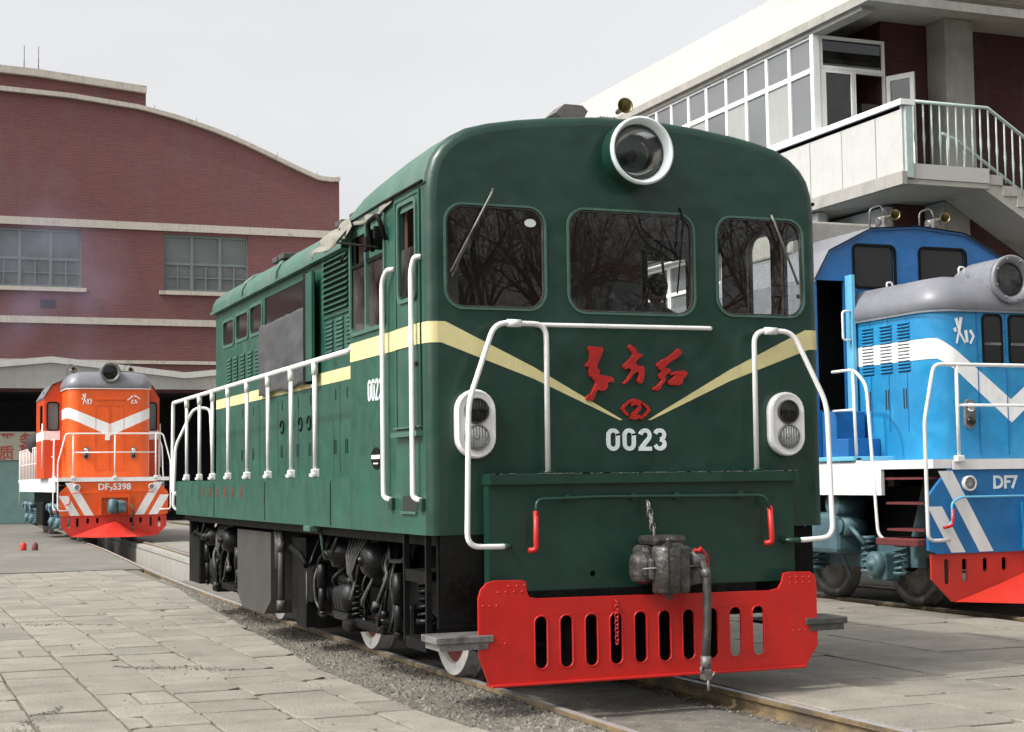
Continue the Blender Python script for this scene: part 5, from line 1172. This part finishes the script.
    mb = B_(); mb.loft([sec_(y) for y in (cy+cl+.03, L-.9)], False, False); mb.add(sec_(L-.9), [(0, 1, 2, 3, 4, 5, 6)]); mb.build('rear_hood', body, root)
    # deck, fascia, beam
    dw = P['deck_hw']
    mb = B_(); mb.box(-dw, dw, .02, L, dz-.10, dz); mb.build('deck', deck, root)
    for sx in (-1, 1):
        mb = B_(); mb.box(sx*(dw-.04), sx*(dw+.006), P['fas'], L-.6, dz-.40, dz-.005); mb.build('deck_fascia', deck, root)
    zb = P['beam_z0']
    bp = [(-P['bw']+.10, zb), (P['bw']-.10, zb), (P['bw'], zb+.04), (P['bw'], dz-.42), (P['bw']-.30, dz-.105), (-P['bw']+.30, dz-.105), (-P['bw'], dz-.42), (-P['bw'], zb+.04)]
    mb = B_(); mb.plate(bp, [], FY(-.001), .05); mb.build('buffer_beam', beam, root)
    mb = B_(); mb.box(-P['bw']+.34, P['bw']-.34, -.03, -.0015, dz-.115, dz-.01); mb.build('front_lip', deck, root)
    H = dz-.11-zb
    for sx in (-1, 1):
        t0 = zb+.01
        for xb, d_, t1 in P['warn']:
            a = (t1-t0)*.58
            q = [(sx*xb, t0), (sx*(xb+d_), t0), (sx*(xb+d_+a), t1), (sx*(xb+a), t1)]
            mb = B_(); mb.plate(q, [], FY(-.005), .003); mb.build('warning_stripe', 'white2', root)
    # head lamps on the beam, running number
    for sx in (-1, 1):
        mb = B_(); mb.lathe([(.085, 0), (.088, -.05), (.07, -.055), (.06, -.03), (0, -.01)], (sx*P['bl_x'], -.004, dz-.27), (0, 1, 0), 20); o = mb.build('beam_lamp', 'lamp_silver', root)
        mb = B_(); mb.lathe([(.07, -.045), (.04, -.055), (0, -.058)], (sx*P['bl_x'], -.004, dz-.27), (0, 1, 0), 20); mb.build('lens', 'lens', o)
    text_mesh('running_number', P['num'], P['num_s'], lambda u, v, w: (cx+P['num_x']+u, y0-.004-w, dz-.27+v), .004, 'offwhite', root, .006, 1.0)
    # coupler in its pocket
    mb = B_(); mb.plate(rect(-.42, .42, zb+.02, zb+.55), [rect(-.36, .36, zb+.03, zb+.49)], FY(-.10), .1); mb.build('coupler_pocket', P['pocket'], root)
    mb = B_(); mb.cbox(-.20, .20, -.45, .0, zb+.08, zb+.42, .05); mb.lathe([(0, 0), (.10, .01), (.11, .2), (.10, .4), (0, .42)], (-.12, -.5, zb+.05), (0, 0, 1), 14); mb.cbox(.02, .26, -.55, -.3, zb+.1, zb+.4, .05); mb.build('coupler', 'teal' if P['kind'] == 'o' else 'coupler', root)
    mb = B_(); mb.tube([(.42, -.12, zb+.3), (.48, -.3, zb+.2), (.46, -.3, zb-.3)], .03, 8); mb.lathe([(0, 0), (.04, .02), (.04, .1), (0, .12)], (.46, -.3, zb-.42), (0, 0, 1), 8); mb.build('air_hose', 'rubber', root)
    mb = B_(); mb.tube(bend([(-P['bw']+.2, -.03, dz-.75), (-P['bw']+.26, -.08, dz-.70), (-P['bw']+.26, -.08, dz-.48), (-P['bw']+.4, -.06, dz-.42), (P['bw']-.4, -.06, dz-.42)], .05), .014, 6); o = mb.build('uncoupling_rod', 'lightblue' if P['kind'] == 'b' else beam, root)
    mb = B_(); mb.tube(bend([(-P['bw']+.27, -.085, dz-.55), (-P['bw']+.26, -.085, dz-.73), (-P['bw']+.14, -.085, dz-.75)], .04), .018, 6); mb.build('lever_grip', 'red', o)
    # plough
    pw = P['bw']-.04
    holes = [rr(sx*x-.035, sx*x+.035, zb-.34+e, zb-.06, .03, 3) for sx in (-1, 1) for x, e in ((pw-.20, 0), (pw-.44, .02), (pw-.72, .12), (pw-.98, .13))]
    mb = B_(); mb.plate([(-pw+.26, .17), (pw-.26, .17), (pw, .42), (pw, zb-.002), (-pw, zb-.002), (-pw, .42)], holes, FY(.02), .03); o = mb.build('plough', 'plow_red', root)
    mb = B_(); mb.loft([[(-pw+.30, .015, .165), (0, .015, zb-.12 if P['kind'] == 'b' else zb-.2), (pw-.30, .015, .165)], [(-pw+.30, .0, .165), (0, -.02, zb-.14), (pw-.30, .0, .165)]], True, False)
    mb.add([(-pw+.28, .0, .17), (0, -.02, zb-.14), (pw-.28, .0, .17), (.55, -.62, .15), (-.55, -.62, .15)], [(0, 4, 1), (4, 3, 1), (3, 2, 1)]); mb.build('plough_wedge', 'plow_red', o)
    # front railing with hoops at the corners
    rw, rh, b1 = P['rail_x'], P['rail_h'], P['bw']+.06
    yq = -.05
    mb = B_(); mb.tube(bend([(-b1+.30, yq, zb+.15), (-b1, yq-.02, zb+.15), (-b1, yq-.02, dz+.42), (-rw-.28, yq, dz+rh), (rw+.28, yq, dz+rh), (b1, yq-.02, dz+.42), (b1, yq-.02, zb+.15), (b1-.3, yq, zb+.15)], .09, 5), .021, 8); h = mb.build('front_railing', 'white', root)
    for x in P['posts']:
        mb = B_(); mb.cyl((x, yq, dz), (x, yq, dz+rh), .02, None, 8); mb.cbox(x-.05, x+.05, yq-.04, yq+.04, dz-.03, dz+.04, .01); mb.build('post', 'white', h)
    mb = B_(); mb.tube([(P['posts'][0], yq, dz+rh*.57), (P['posts'][-1], yq, dz+rh*.57)], .016, 8); mb.build('mid_rail', 'white', h)
    # steps up to the deck
    for sx in (-1, 1):
        x_in, x_out = P['bw']-.42, P['bw']+.02
        for k, zz in enumerate((dz-.22, dz-.5, dz-.80)):
            mb = B_(); mb.box(sx*x_in, sx*(x_out-.05), .12, .82-.0, zz, zz+.025); mb.build('step', 'maroon', root)
        mb = B_(); mb.cbox(sx*(x_in), sx*(x_out+.08), .08, .86, zb+.08, zb+.16, .01); mb.build('step_plate', 'maroon', root)
        mb = B_(); mb.plate([(.05, dz-.1), (.62, dz-.1), (.95, zb+.1), (.95, zb-.1), (.05, zb-.05)], [], FX(sx*(x_in-.02), -sx), .02); mb.build('step_side', 'teal', root)
        mb = B_(); mb.tube(bend([(sx*(dw-.04), cy-.3, dz+1.1), (sx*(dw-.04), 1.55, dz+1.1), (sx*(dw-.0), 1.25, dz+.9), (sx*(dw+.03), 1.05, dz-.9), (sx*(dw-.1), .82, dz-.95)], .12, 5), .02, 8); h2 = mb.build('side_railing', 'white', root)
        mb = B_(); mb.cyl((sx*(dw-.04), 1.55, dz), (sx*(dw-.04), 1.58, dz+1.08), .019, None, 8); mb.cbox(sx*(dw-.04)-.05, sx*(dw-.04)+.05, 1.5, 1.6, dz-.02, dz+.06, .02); mb.build('post', 'white', h2)
        mb = B_(); mb.tube([(sx*(dw-.04), cy-.3, dz+.62), (sx*(dw-.04), 1.57, dz+.62)], .015, 8); mb.build('mid_rail', 'white', h2)
        mb = B_(); mb.cyl((sx*(w2+.04), cy+.12, dz+.3), (sx*(w2+.04), cy+.12, dz+1.6), .018, None, 8); mb.build('cab_handrail', 'white', root)
        # rear walkway railing
        ya_ = cy+cl+.2; n_ = max(2, int((L-ya_)/(.28 if P['kind'] == 'b' else .55)))
        mb = B_(); mb.tube([(sx*(dw-.03), ya_, dz+1.0), (sx*(dw-.03), L-.05, dz+1.0)], .02, 6); mb.tube([(sx*(dw-.03), ya_, dz+.5), (sx*(dw-.03), L-.05, dz+.5)], .015, 6); h3 = mb.build('walkway_railing', 'white', root)
        for i in range(n_+1):
            y = ya_+(L-.05-ya_)*i/n_; mb = B_(); mb.cyl((sx*(dw-.03), y, dz-(.9 if i == n_ else 0)), (sx*(dw-.03), y, dz+1.0), .016, None, 6); mb.build('post', 'white', h3)
    # roof horns
    for x in P['horns']:
        mb = B_(); zz = cz1-.02-.05*abs(x)
        mb.lathe([(.015, 0), (.025, -.05), (.038, -.14), (.066, -.2), (.068, -.21), (.056, -.19), (.022, -.12), (0, -.08)], (x, cy+.1, zz+.16), (.25, 1, 0), 18); mb.mi = 1
        mb.cbox(x-.09, x+.03, cy+.1, cy+.3, zz+.0, zz+.18, .02); mb.cyl((x-.12, cy+.2, zz+.12), (x+.08, cy+.2, zz+.16), .05); mb.tube(bend([(x-.2, cy+.25, zz), (x-.2, cy+.25, zz+.28), (x-.02, cy+.25, zz+.34), (x, cy+.2, zz+.2)], .06), .012, 6)
        mb.build('air_horn', ['brass', 'steel'], root)
    # running gear
    for i, y in enumerate(P['axles']):
        ws = B_(); ws.cyl((-.9, y, .5), (.9, y, .5), .09, None, 10); wo = ws.build('wheelset', 'black', root)
        for sx in (-1, 1):
            mb = B_(); mb.lathe([(.54, -.07), (.54, -.045), (.51, -.035), (.498, .06), (.40, .064), (.38, .02), (.15, .0), (.12, .06), (0, .06)], (sx*.75, y, .5), (sx, 0, 0), 32); mb.build('wheel', 'steel', wo)
    for ya, yb in P['bogies']:
        for sx in (-1, 1):
            mb = B_(); mb.plate([(ya-.7, .62), (ya-.45, .82), (yb+.45, .82), (yb+.7, .62), (yb+.7, .5), (yb-.5, .45), (ya+.5, .45), (ya-.7, .5)][::-1], [], FX(sx*1.02, sx), .12); o = mb.build('bogie_frame', 'teal', root)
            for y in [a for a in P['axles'] if ya-.1 < a < yb+.1]:
                mb = B_(); mb.cbox(sx*1.1, sx*1.34, y-.17, y+.17, .32, .66, .03); mb.lathe([(.15, 0), (.15, .06), (.11, .09), (.05, .09), (.04, .12), (0, .12)], (sx*1.34, y-.02, .52), (sx, 0, 0), 18)
                for k in range(6): mb.cyl((sx*1.40, y+.11*math.cos(k*1.047), .52+.11*math.sin(k*1.047)), (sx*1.43, y+.11*math.cos(k*1.047), .52+.11*math.sin(k*1.047)), .014, None, 6)
                mb.build('axle_box', 'teal', o)
                for d in (-.33, .33):
                    mb = B_(); coil(mb, sx*1.22, y+d, .44, .80, .075, .018); mb.cyl((sx*1.22, y+d, .40), (sx*1.22, y+d, .44), .1, None, 10); mb.cyl((sx*1.22, y+d, .80), (sx*1.22, y+d, .84), .1, None, 10); mb.build('spring', 'teal', o)
                mb = B_(); mb.cyl((sx*1.1, y+.62, .95), (sx*1.42, y+.62, .95), .12, None, 14); mb.cyl((sx*1.42, y+.62, .95), (sx*1.46, y+.62, .95), .09, None, 14); mb.tube([(sx*1.36, y+.5, .95), (sx*1.4, y+.35, .9), (sx*1.36, y+.2, .75)], .03, 8); mb.tube([(sx*1.3, y+.7, 1.1), (sx*1.3, y+.78, .6), (sx*1.15, y+.8, .3)], .025, 8); mb.build('brake_cylinder', 'teal', o)
    mb = B_(); mb.box(-1.0, 1.0, .3, L-.2, .7, dz-.101); mb.box(-dw+.1, dw-.1, .9, L-.5, dz-.3, dz-.102); mb.build('underframe', 'black', root)
    mb = B_(); mb.cbox(-1.42, 1.42, (P['bogies'][0][1]+P['bogies'][1][0])/2-1.0, (P['bogies'][0][1]+P['bogies'][1][0])/2+1.0, .35, 1.1, .06); mb.build('fuel_tank', 'black', root)

# ---- blue locomotive
BL = thing('diesel_locomotive', 'blue hood locomotive with white stripe, grey rounded nose and open cab door', 'locomotive', (7.25, 12, 0))
PB = dict(kind='b', body='blue', cab='blue2', cabf='blue2', roofm='grey_roof', deckm='white2', beam='blue_beam', pocket='blue', hood_z=3.50, deck_z=1.74, hood_w=1.05, hood_y=.62, cap=.95,
          length=15.5, cab_y=2.32, cab_len=2.6, lamp_z=3.86, lamp_r=.27, stripe=(2.92, 3.16, 2.17), nw=(2.86, 3.42), char_z=3.23, char_x=.66, emb=2.62,
          mk_x=.62, mk_z=2.27, door_w=.37, lcols=((1.10, 1.34), (1.46, 1.70), (1.84, 2.08)), lv=(2.80, 3.40), cab_top=4.76, cab_eave=4.02, cab_hw=1.57, cab_stripe=(2.92, 3.16), rear=0, front_windows=[(-.97, -.38, 3.96, 4.47), (.03, .72, 3.96, 4.47)], doorway=(-1.54, -1.14, 2.38, 4.02),
          deck_hw=1.58, fas=1.0, beam_z0=.70, bw=1.68, bl_x=1.14, warn=((.82, .19, 1.61), (1.20, .19, 1.22)), num='DF7', num_s=.20, num_x=-.63, rail_x=1.30, rail_h=1.05, posts=(-1.28, 0, 1.28), horns=(-.35, .42), axles=(1.5, 3.3, 11.9, 13.7), bogies=((1.5, 3.3), (11.9, 13.7)))
hood_loco(BL, 7.25, 4.1, PB)
mb = MB((7.25, 4.1, 0)); mb.plate([(2.16, 1.80), (2.31, 1.80), (2.31, 4.08), (2.16, 4.08)], [], FX(-1.13), .045); d = mb.build('cab_door', 'lightblue', BL)
mb = MB((7.25, 4.1, 0)); mb.tube(bend([(-1.14, 2.2, 3.62), (-1.25, 2.2, 3.62), (-1.25, 2.2, 3.26), (-1.14, 2.2, 3.26)], .04), .016, 8); mb.build('handle', 'white', d)
mb = MB((7.25, 4.1, 0)); mb.cbox(-1.52, -1.06, 1.75, 2.31, 1.75, 2.02, .01); mb.cbox(-1.52, -1.10, 2.0, 2.31, 2.0, 2.36, .01); mb.build('door_steps', 'blue2', BL)
mb = MB((7.25, 4.1, 0)); mb.cbox(-1.62, -.98, 1.5, 2.31, 1.745, 1.80, .01); mb.build('deck_ledge', 'lightblue', BL)
mb = MB((7.25, 4.1, 0)); mb.box(-1.52, 1.52, 2.37, 3.2, 2.36, 2.40); mb.cbox(.1, .6, 2.7, 3.0, 3.2, 4.2); mb.build('cab_floor', 'interior_dark', BL)
mb = MB((7.25, 4.1, 0)); mb.cbox(-1.1, .35, 3.6, 5.2, 4.55, 5.0, .03); mb.build('roof_cooler', 'concrete', BL)
mb = MB((7.25, 4.1, 0)); mb.lathe([(0, .0), (.16, .0), (.19, .08), (.17, .2), (.08, .27), (0, .28)], (-.85, 3.9, 5.0), (0, 0, 1), 16); mb.build('sack', 'rust_orange', BL)  # orange sack lying on the cooler box
mb = MB((7.25, 4.1, 0)); mb.tube([(-1.45, 3.0, 4.45), (-1.45, 3.0, 4.78), (-1.45, 9, 4.78)], .015, 6); mb.tube([(-1.45, 5, 4.4), (-1.45, 5, 4.78)], .012, 6); mb.build('roof_rail', 'white', BL)
mb = MB((7.25, 4.1, 0)); mb.plate([(2.36, 3.0), (9, 3.0), (9, 4.05), (2.36, 4.05)], [], FX(-1.60), .02); mb.build('side_panel', 'grey_roof', BL)
for x, y, z in ((-.75, 1.9, 3.86), (-.35, 1.0, 3.95)):
    mb = MB((7.25, 4.1, 0)); mb.tube(bend([(x-.04, y, z), (x-.04, y, z+.10), (x+.04, y, z+.10), (x+.04, y, z)], .03), .012, 6); mb.build('lifting_eye', 'white', BL)
mb = MB((7.25, 4.1, 0)); mb.cbox(-1.50, -1.05, 2.1, 2.9, .62, 1.12, .06); mb.lathe([(.0, -.02), (.13, 0), (.14, .06), (.1, .1), (0, .12)], (-1.48, 2.9, .82), (-1, 0, 0), 20); mb.cyl((-1.48, 2.2, 1.22), (-1.1, 2.2, 1.22), .15); mb.tube([(-1.4, 3.3, .5), (-1.42, 3.4, .9), (-1.4, 3.6, 1.25)], .09, 10); mb.build('gear_casing', 'teal', BL)
mb = MB((7.25, 4.1, 0)); mb.lathe([(0, 0), (.055, .002)], (-1.602, 2.9, .82), (-1, 0, 0), 14); mb.build('casing_badge', 'maroon', BL)

# ---- orange locomotive
cxo, yo = 1.02, 35.0
OR = thing('diesel_locomotive', 'orange hood locomotive with white V stripe standing in front of the brick hall', 'locomotive', (cxo, yo+7, 0))
PO_ = dict(kind='o', body='orange', cab='orange2', cabf='orange2', roofm='grey_roof', deckm='white2', beam='orange', pocket='orange', hood_z=4.36, deck_z=1.80, hood_w=1.16, hood_y=1.0, cap=1.05,
           length=13.2, cab_y=2.6, cab_len=2.4, lamp_z=4.80, lamp_r=.27, stripe=(3.50, 3.80, 2.98), nw=(0, 0), char_z=4.02, char_x=.66, emb=3.60,
           mk_x=.66, mk_z=2.50, door_w=.62, lcols=((1.7, 1.95), (2.1, 2.35)), lv=(2.3, 3.2), cab_top=4.9, cab_eave=4.15, cab_hw=1.66, cab_stripe=(2.92, 3.18), rear=1.3, front_windows=[(-1.56, -1.27, 3.22, 4.0), (1.27, 1.56, 3.22, 4.0)], doorway=None,
           deck_hw=1.52, fas=.9, beam_z0=.74, bw=1.48, bl_x=1.02, warn=((.56, .25, 1.66), (.94, .25, 1.30)), num='DF\u20875398', num_s=.25, num_x=0, rail_x=1.05, rail_h=1.22, posts=(-1.13, 0, 1.13), horns=(-.8, .85), axles=(1.6, 3.4, 9.8, 11.6), bogies=((1.6, 3.4), (9.8, 11.6)))
hood_loco(OR, cxo, yo, PO_)
# back wall of the cab opening seen through windscreens: a person on the driver's bench
def person(loc, label, pts, edges, radii, parts, jm='jacket'):
    root = thing('person', label, 'person', loc)
    me = bpy.data.meshes.new('body'); me.from_pydata(pts, edges, []); ob_ = bpy.data.objects.new('body', me); C.objects.link(ob_); ob_.parent = root
    sk = ob_.modifiers.new('skin', 'SKIN')
    for i, r_ in enumerate(radii): me.skin_vertices[0].data[i].radius = r_ if isinstance(r_, tuple) else (r_, r_)
    me.skin_vertices[0].data[0].use_root = True
    sb = ob_.modifiers.new('sub', 'SUBSURF'); sb.levels = 2; sb.render_levels = 2
    for p in range(1): me.materials.append(M[jm])
    me.update(); return root
# joints: pelvis, belly, chest, neck base, neck, | shoulders, elbows, wrists | hips, knees, ankles, toes   (sitting on the bench, back to the camera)
SC = .98
J = [(0, 0, 0), (0, .02, .22), (0, .03, .42), (0, .02, .55), (0, .0, .62),
     (-.19, .02, .50), (-.25, .10, .26), (-.16, .32, .18), (.19, .02, .50), (.25, .10, .26), (.16, .32, .18),
     (-.10, .02, -.03), (-.13, .44, .0), (-.13, .46, -.42), (-.13, .60, -.46), (.10, .02, -.03), (.13, .44, .0), (.13, .46, -.42), (.13, .60, -.46)]
E_ = [(0, 1), (1, 2), (2, 3), (3, 4), (3, 5), (5, 6), (6, 7), (3, 8), (8, 9), (9, 10), (0, 11), (11, 12), (12, 13), (13, 14), (0, 15), (15, 16), (16, 17), (17, 18)]
RD = [(.16, .12), (.15, .11), (.19, .12), (.13, .08), (.058, .058), .085, .05, .035, .065, .05, .035, .09, .065, .045, .04, .09, .065, .045, .04]
# the figure looks away from the camera and sits a little sideways on the raised bench
PL = (.82, 1.22, 2.40)
pr = person(PL, 'person with dark hair and grey jacket sitting in the green cab, back to the windscreen', [(x*SC, y*SC-.0, z*SC) for x, y, z in J], E_, RD, None)
hb = MB()
def ell(mb, c, a, b, d, n=16, m=10, cutf=None):
    rings = []
    for i in range(m+1):
        t = math.pi*i/m; rings.append([(c[0]+a*math.sin(t)*math.cos(2*math.pi*j/n), c[1]+b*math.sin(t)*math.sin(2*math.pi*j/n), c[2]+d*math.cos(t)) for j in range(n)])
    mb.loft(rings, True, True)
def ppart(name, f, m):
    mb = MB(); f(mb); mb.v = [(x+PL[0], y+PL[1], z+PL[2]) for x, y, z in mb.v]; return mb.build(name, m, pr)
ppart('head', lambda m: (ell(m, (0, .015, .735), .078, .098, .115), ell(m, (0, .115, .72), .014, .02, .022, 8, 6), ell(m, (-.08, .01, .725), .012, .022, .032, 8, 6), ell(m, (.08, .01, .725), .012, .022, .032, 8, 6)), 'skin')
ppart('hair', lambda m: ell(m, (0, -.012, .765), .090, .100, .105), 'hair')
ppart('collar', lambda m: m.lathe([(.075, .56), (.082, .60), (.07, .625)], (0, 0, 0), (0, 0, 1), 16), 'jacket')
for sx in (-1, 1):
    def hand(m, sx=sx):
        ell(m, (sx*.155, .36, .175), .035, .05, .022, 12, 8)
        for k in range(4): m.tube([(sx*(.13+.017*k), .39, .178), (sx*(.13+.017*k), .42+.004*k, .170), (sx*(.13+.016*k), .435, .150)], [.0085, .008, .0065], 6)
        m.tube([(sx*.125, .35, .17), (sx*.105, .375, .165), (sx*.105, .395, .155)], [.011, .009, .007], 6)
    ppart('hand', hand, 'skin')
mb = MB(); mb.cbox(.58, 1.10, 1.04, 1.42, 2.20, 2.27, .02); mb.cbox(.66, 1.02, 1.10, 1.36, 1.63, 2.2, .02); mb.cbox(.60, 1.08, 1.02, 1.06, 2.27, 2.72, .02)
tag(mb.build('bench', 'interior_dark'), 'dark bench inside the green cab beneath the seated person', 'bench')

# bare trees standing behind the photographer; they show as reflections in the windscreens
def tree(x, y, h, seed, label):
    rg = random.Random(seed); t = thing('bare_tree', label, 'tree', (x, y, -.1), 'bare trees behind the camera')
    tr = MB(); cr_ = MB()
    def grow(p, d, L, r_, depth, mb):
        pts = [p]; q = p
        n = 4
        for i in range(n):
            d = (d+Vector((rg.gauss(0, .12), rg.gauss(0, .12), rg.gauss(0, .06)+.03))).normalized(); q = q+d*L/n; pts.append(q)
        r1 = r_*.62; mb.tube(pts, [r_+(r1-r_)*i/n for i in range(n+1)], 7 if depth < 2 else 4, False)
        if depth >= 5: return
        k = 4 if depth < 4 else 5
        for i in range(k):
            a = rg.uniform(0, 6.28); sp = rg.uniform(.45, .85); ax_ = d.orthogonal().normalized(); ax_.rotate(Matrix.Rotation(a, 3, d))
            nd = (d*math.cos(sp)+ax_*math.sin(sp)).normalized(); st = pts[-1] if i < 2 else pts[rg.choice((2, 3))]
            grow(st, nd, L*rg.uniform(.58, .78), r1*rg.uniform(.6, .85), depth+1, cr_)
    grow(Vector((x, y, -.1)), Vector((0, 0, 1)), h*.28, h*.022, 0, tr)
    tr.build('trunk', 'bark', t); cr_.build('crown', 'bark', t)
for k, (x, y, h, sd, lb) in enumerate((
    (4.5, -23, 13, 1, 'tall bare forked tree behind the camera, nearest to the track'), (8.2, -26, 15, 2, 'broad bare tree behind the camera, second from the track'),
    (12.5, -24, 14, 5, 'bare tree behind the camera, third from the track'), (16.5, -28, 15, 8, 'bare tree behind the camera, fourth from the track'),
    (21, -25, 14, 9, 'bare tree behind the camera, farthest right of the row'), (1, -29, 14, 12, 'bare tree behind the camera, left of the track line'),
    (6.5, -32, 16, 14, 'big bare tree close to the added shed behind the camera'), (14.5, -33, 16, 17, 'big bare tree by the right end of the added shed behind the camera'))):
    tree(x, y, h, sd, lb)

sh = thing('sky_block_shed', 'long unseen shed added behind the camera and bare trees to block sky light', 'building', (2, -44, -.1))  # added out of view to keep sky light off the cab front
mb = MB(); mb.box(-50, 70, -50, -38, -.12, 5.5); mb.build('wall', mat('dull brick', (.10, .075, .062), .9, var=.3, vs=.6), sh)
mb = MB(); mb.loft([[(x, -51, 5.51), (x, -44, 7), (x, -37.4, 5.51)] for x in (-51, 71)], False, False); mb.build('roof', 'rubber', sh)
for i in range(14):
    mb = MB(); x = -45+i*8.3; mb.box(x, x+3, -37.99, -37.95, 1.8, 4); mb.build('window', 'darkglass', sh)

# red cans left on the yard, beside the orange locomotive
for k, (x, y) in enumerate(((-1.72, 31.2), (-1.46, 31.0))):
    mb = MB(); mb.lathe([(0, 0), (.07, 0), (.075, .015), (.075, .16), (.06, .18), (.025, .19), (.025, .21), (0, .21)], (x, y, -.02), (0, 0, 1), 14)
    tag(mb.build('red_can', 'maroon' if k else 'red'), ('small red can on the yard, left one of two beside the orange locomotive', 'small dark red can on the yard, right one of two beside the orange locomotive')[k], 'can', 'red cans on the yard')
# dark bundle on the walkway of the orange locomotive
mb = MB(); ell(mb, (cxo-1.35, yo+8.3, 3.0), .30, .8, .34); mb.v = [(x+.05*math.sin(y*5), y, z+.04*math.sin(x*14+y*4)) for x, y, z in mb.v]
tag(mb.build('dark_bundle', mat('dark cloth', (.03, .022, .025), .9, var=.3, vs=6)), 'dark cloth bundle lying on the railing of the orange locomotive', 'bundle')

# bluish exhaust smoke drifting in front of the brick hall
mb = MB(); ell(mb, (0, 0, 0), 1, 1, 1, 20, 12)
P0 = Vector((.6, 47, 8.6)); mb.v = [(P0.x+x*3.0+z*-1.1, P0.y+y*2.6, P0.z+z*4.6) for x, y, z in mb.v]
sm = bpy.data.materials.new('exhaust smoke'); sm.use_nodes = True; n, l = sm.node_tree.nodes, sm.node_tree.links; n.remove(n['Principled BSDF'])
pv = n.new('ShaderNodeVolumePrincipled'); pv.inputs['Color'].default_value = (.62, .60, .88, 1)
tcn = n.new('ShaderNodeTexCoord'); nz = n.new('ShaderNodeTexNoise'); nz.inputs['Scale'].default_value = .55; nz.inputs['Detail'].default_value = 3
l.new(tcn.outputs['Object'], nz.inputs['Vector'])
mp = n.new('ShaderNodeMapping'); mp.inputs['Location'].default_value = (0, 0, 0)
gr = n.new('ShaderNodeTexGradient'); gr.gradient_type = 'SPHERICAL'; l.new(tcn.outputs['Generated'], mp.inputs[0]); mp.inputs['Location'].default_value = (-1, -1, -1); mp.inputs['Scale'].default_value = (2, 2, 2); l.new(mp.outputs[0], gr.inputs[0])
mr = n.new('ShaderNodeMapRange'); mr.inputs['From Min'].default_value = .42; mr.inputs['From Max'].default_value = .72; mr.inputs['To Max'].default_value = .16; l.new(nz.outputs['Fac'], mr.inputs['Value'])
mu = n.new('ShaderNodeMath'); mu.operation = 'MULTIPLY'; l.new(mr.outputs[0], mu.inputs[0]); l.new(gr.outputs['Fac'], mu.inputs[1]); l.new(mu.outputs[0], pv.inputs['Density'])
l.new(pv.outputs[0], n['Material Output'].inputs['Volume'])
o = mb.build('smoke', sm); o['kind'] = 'stuff'
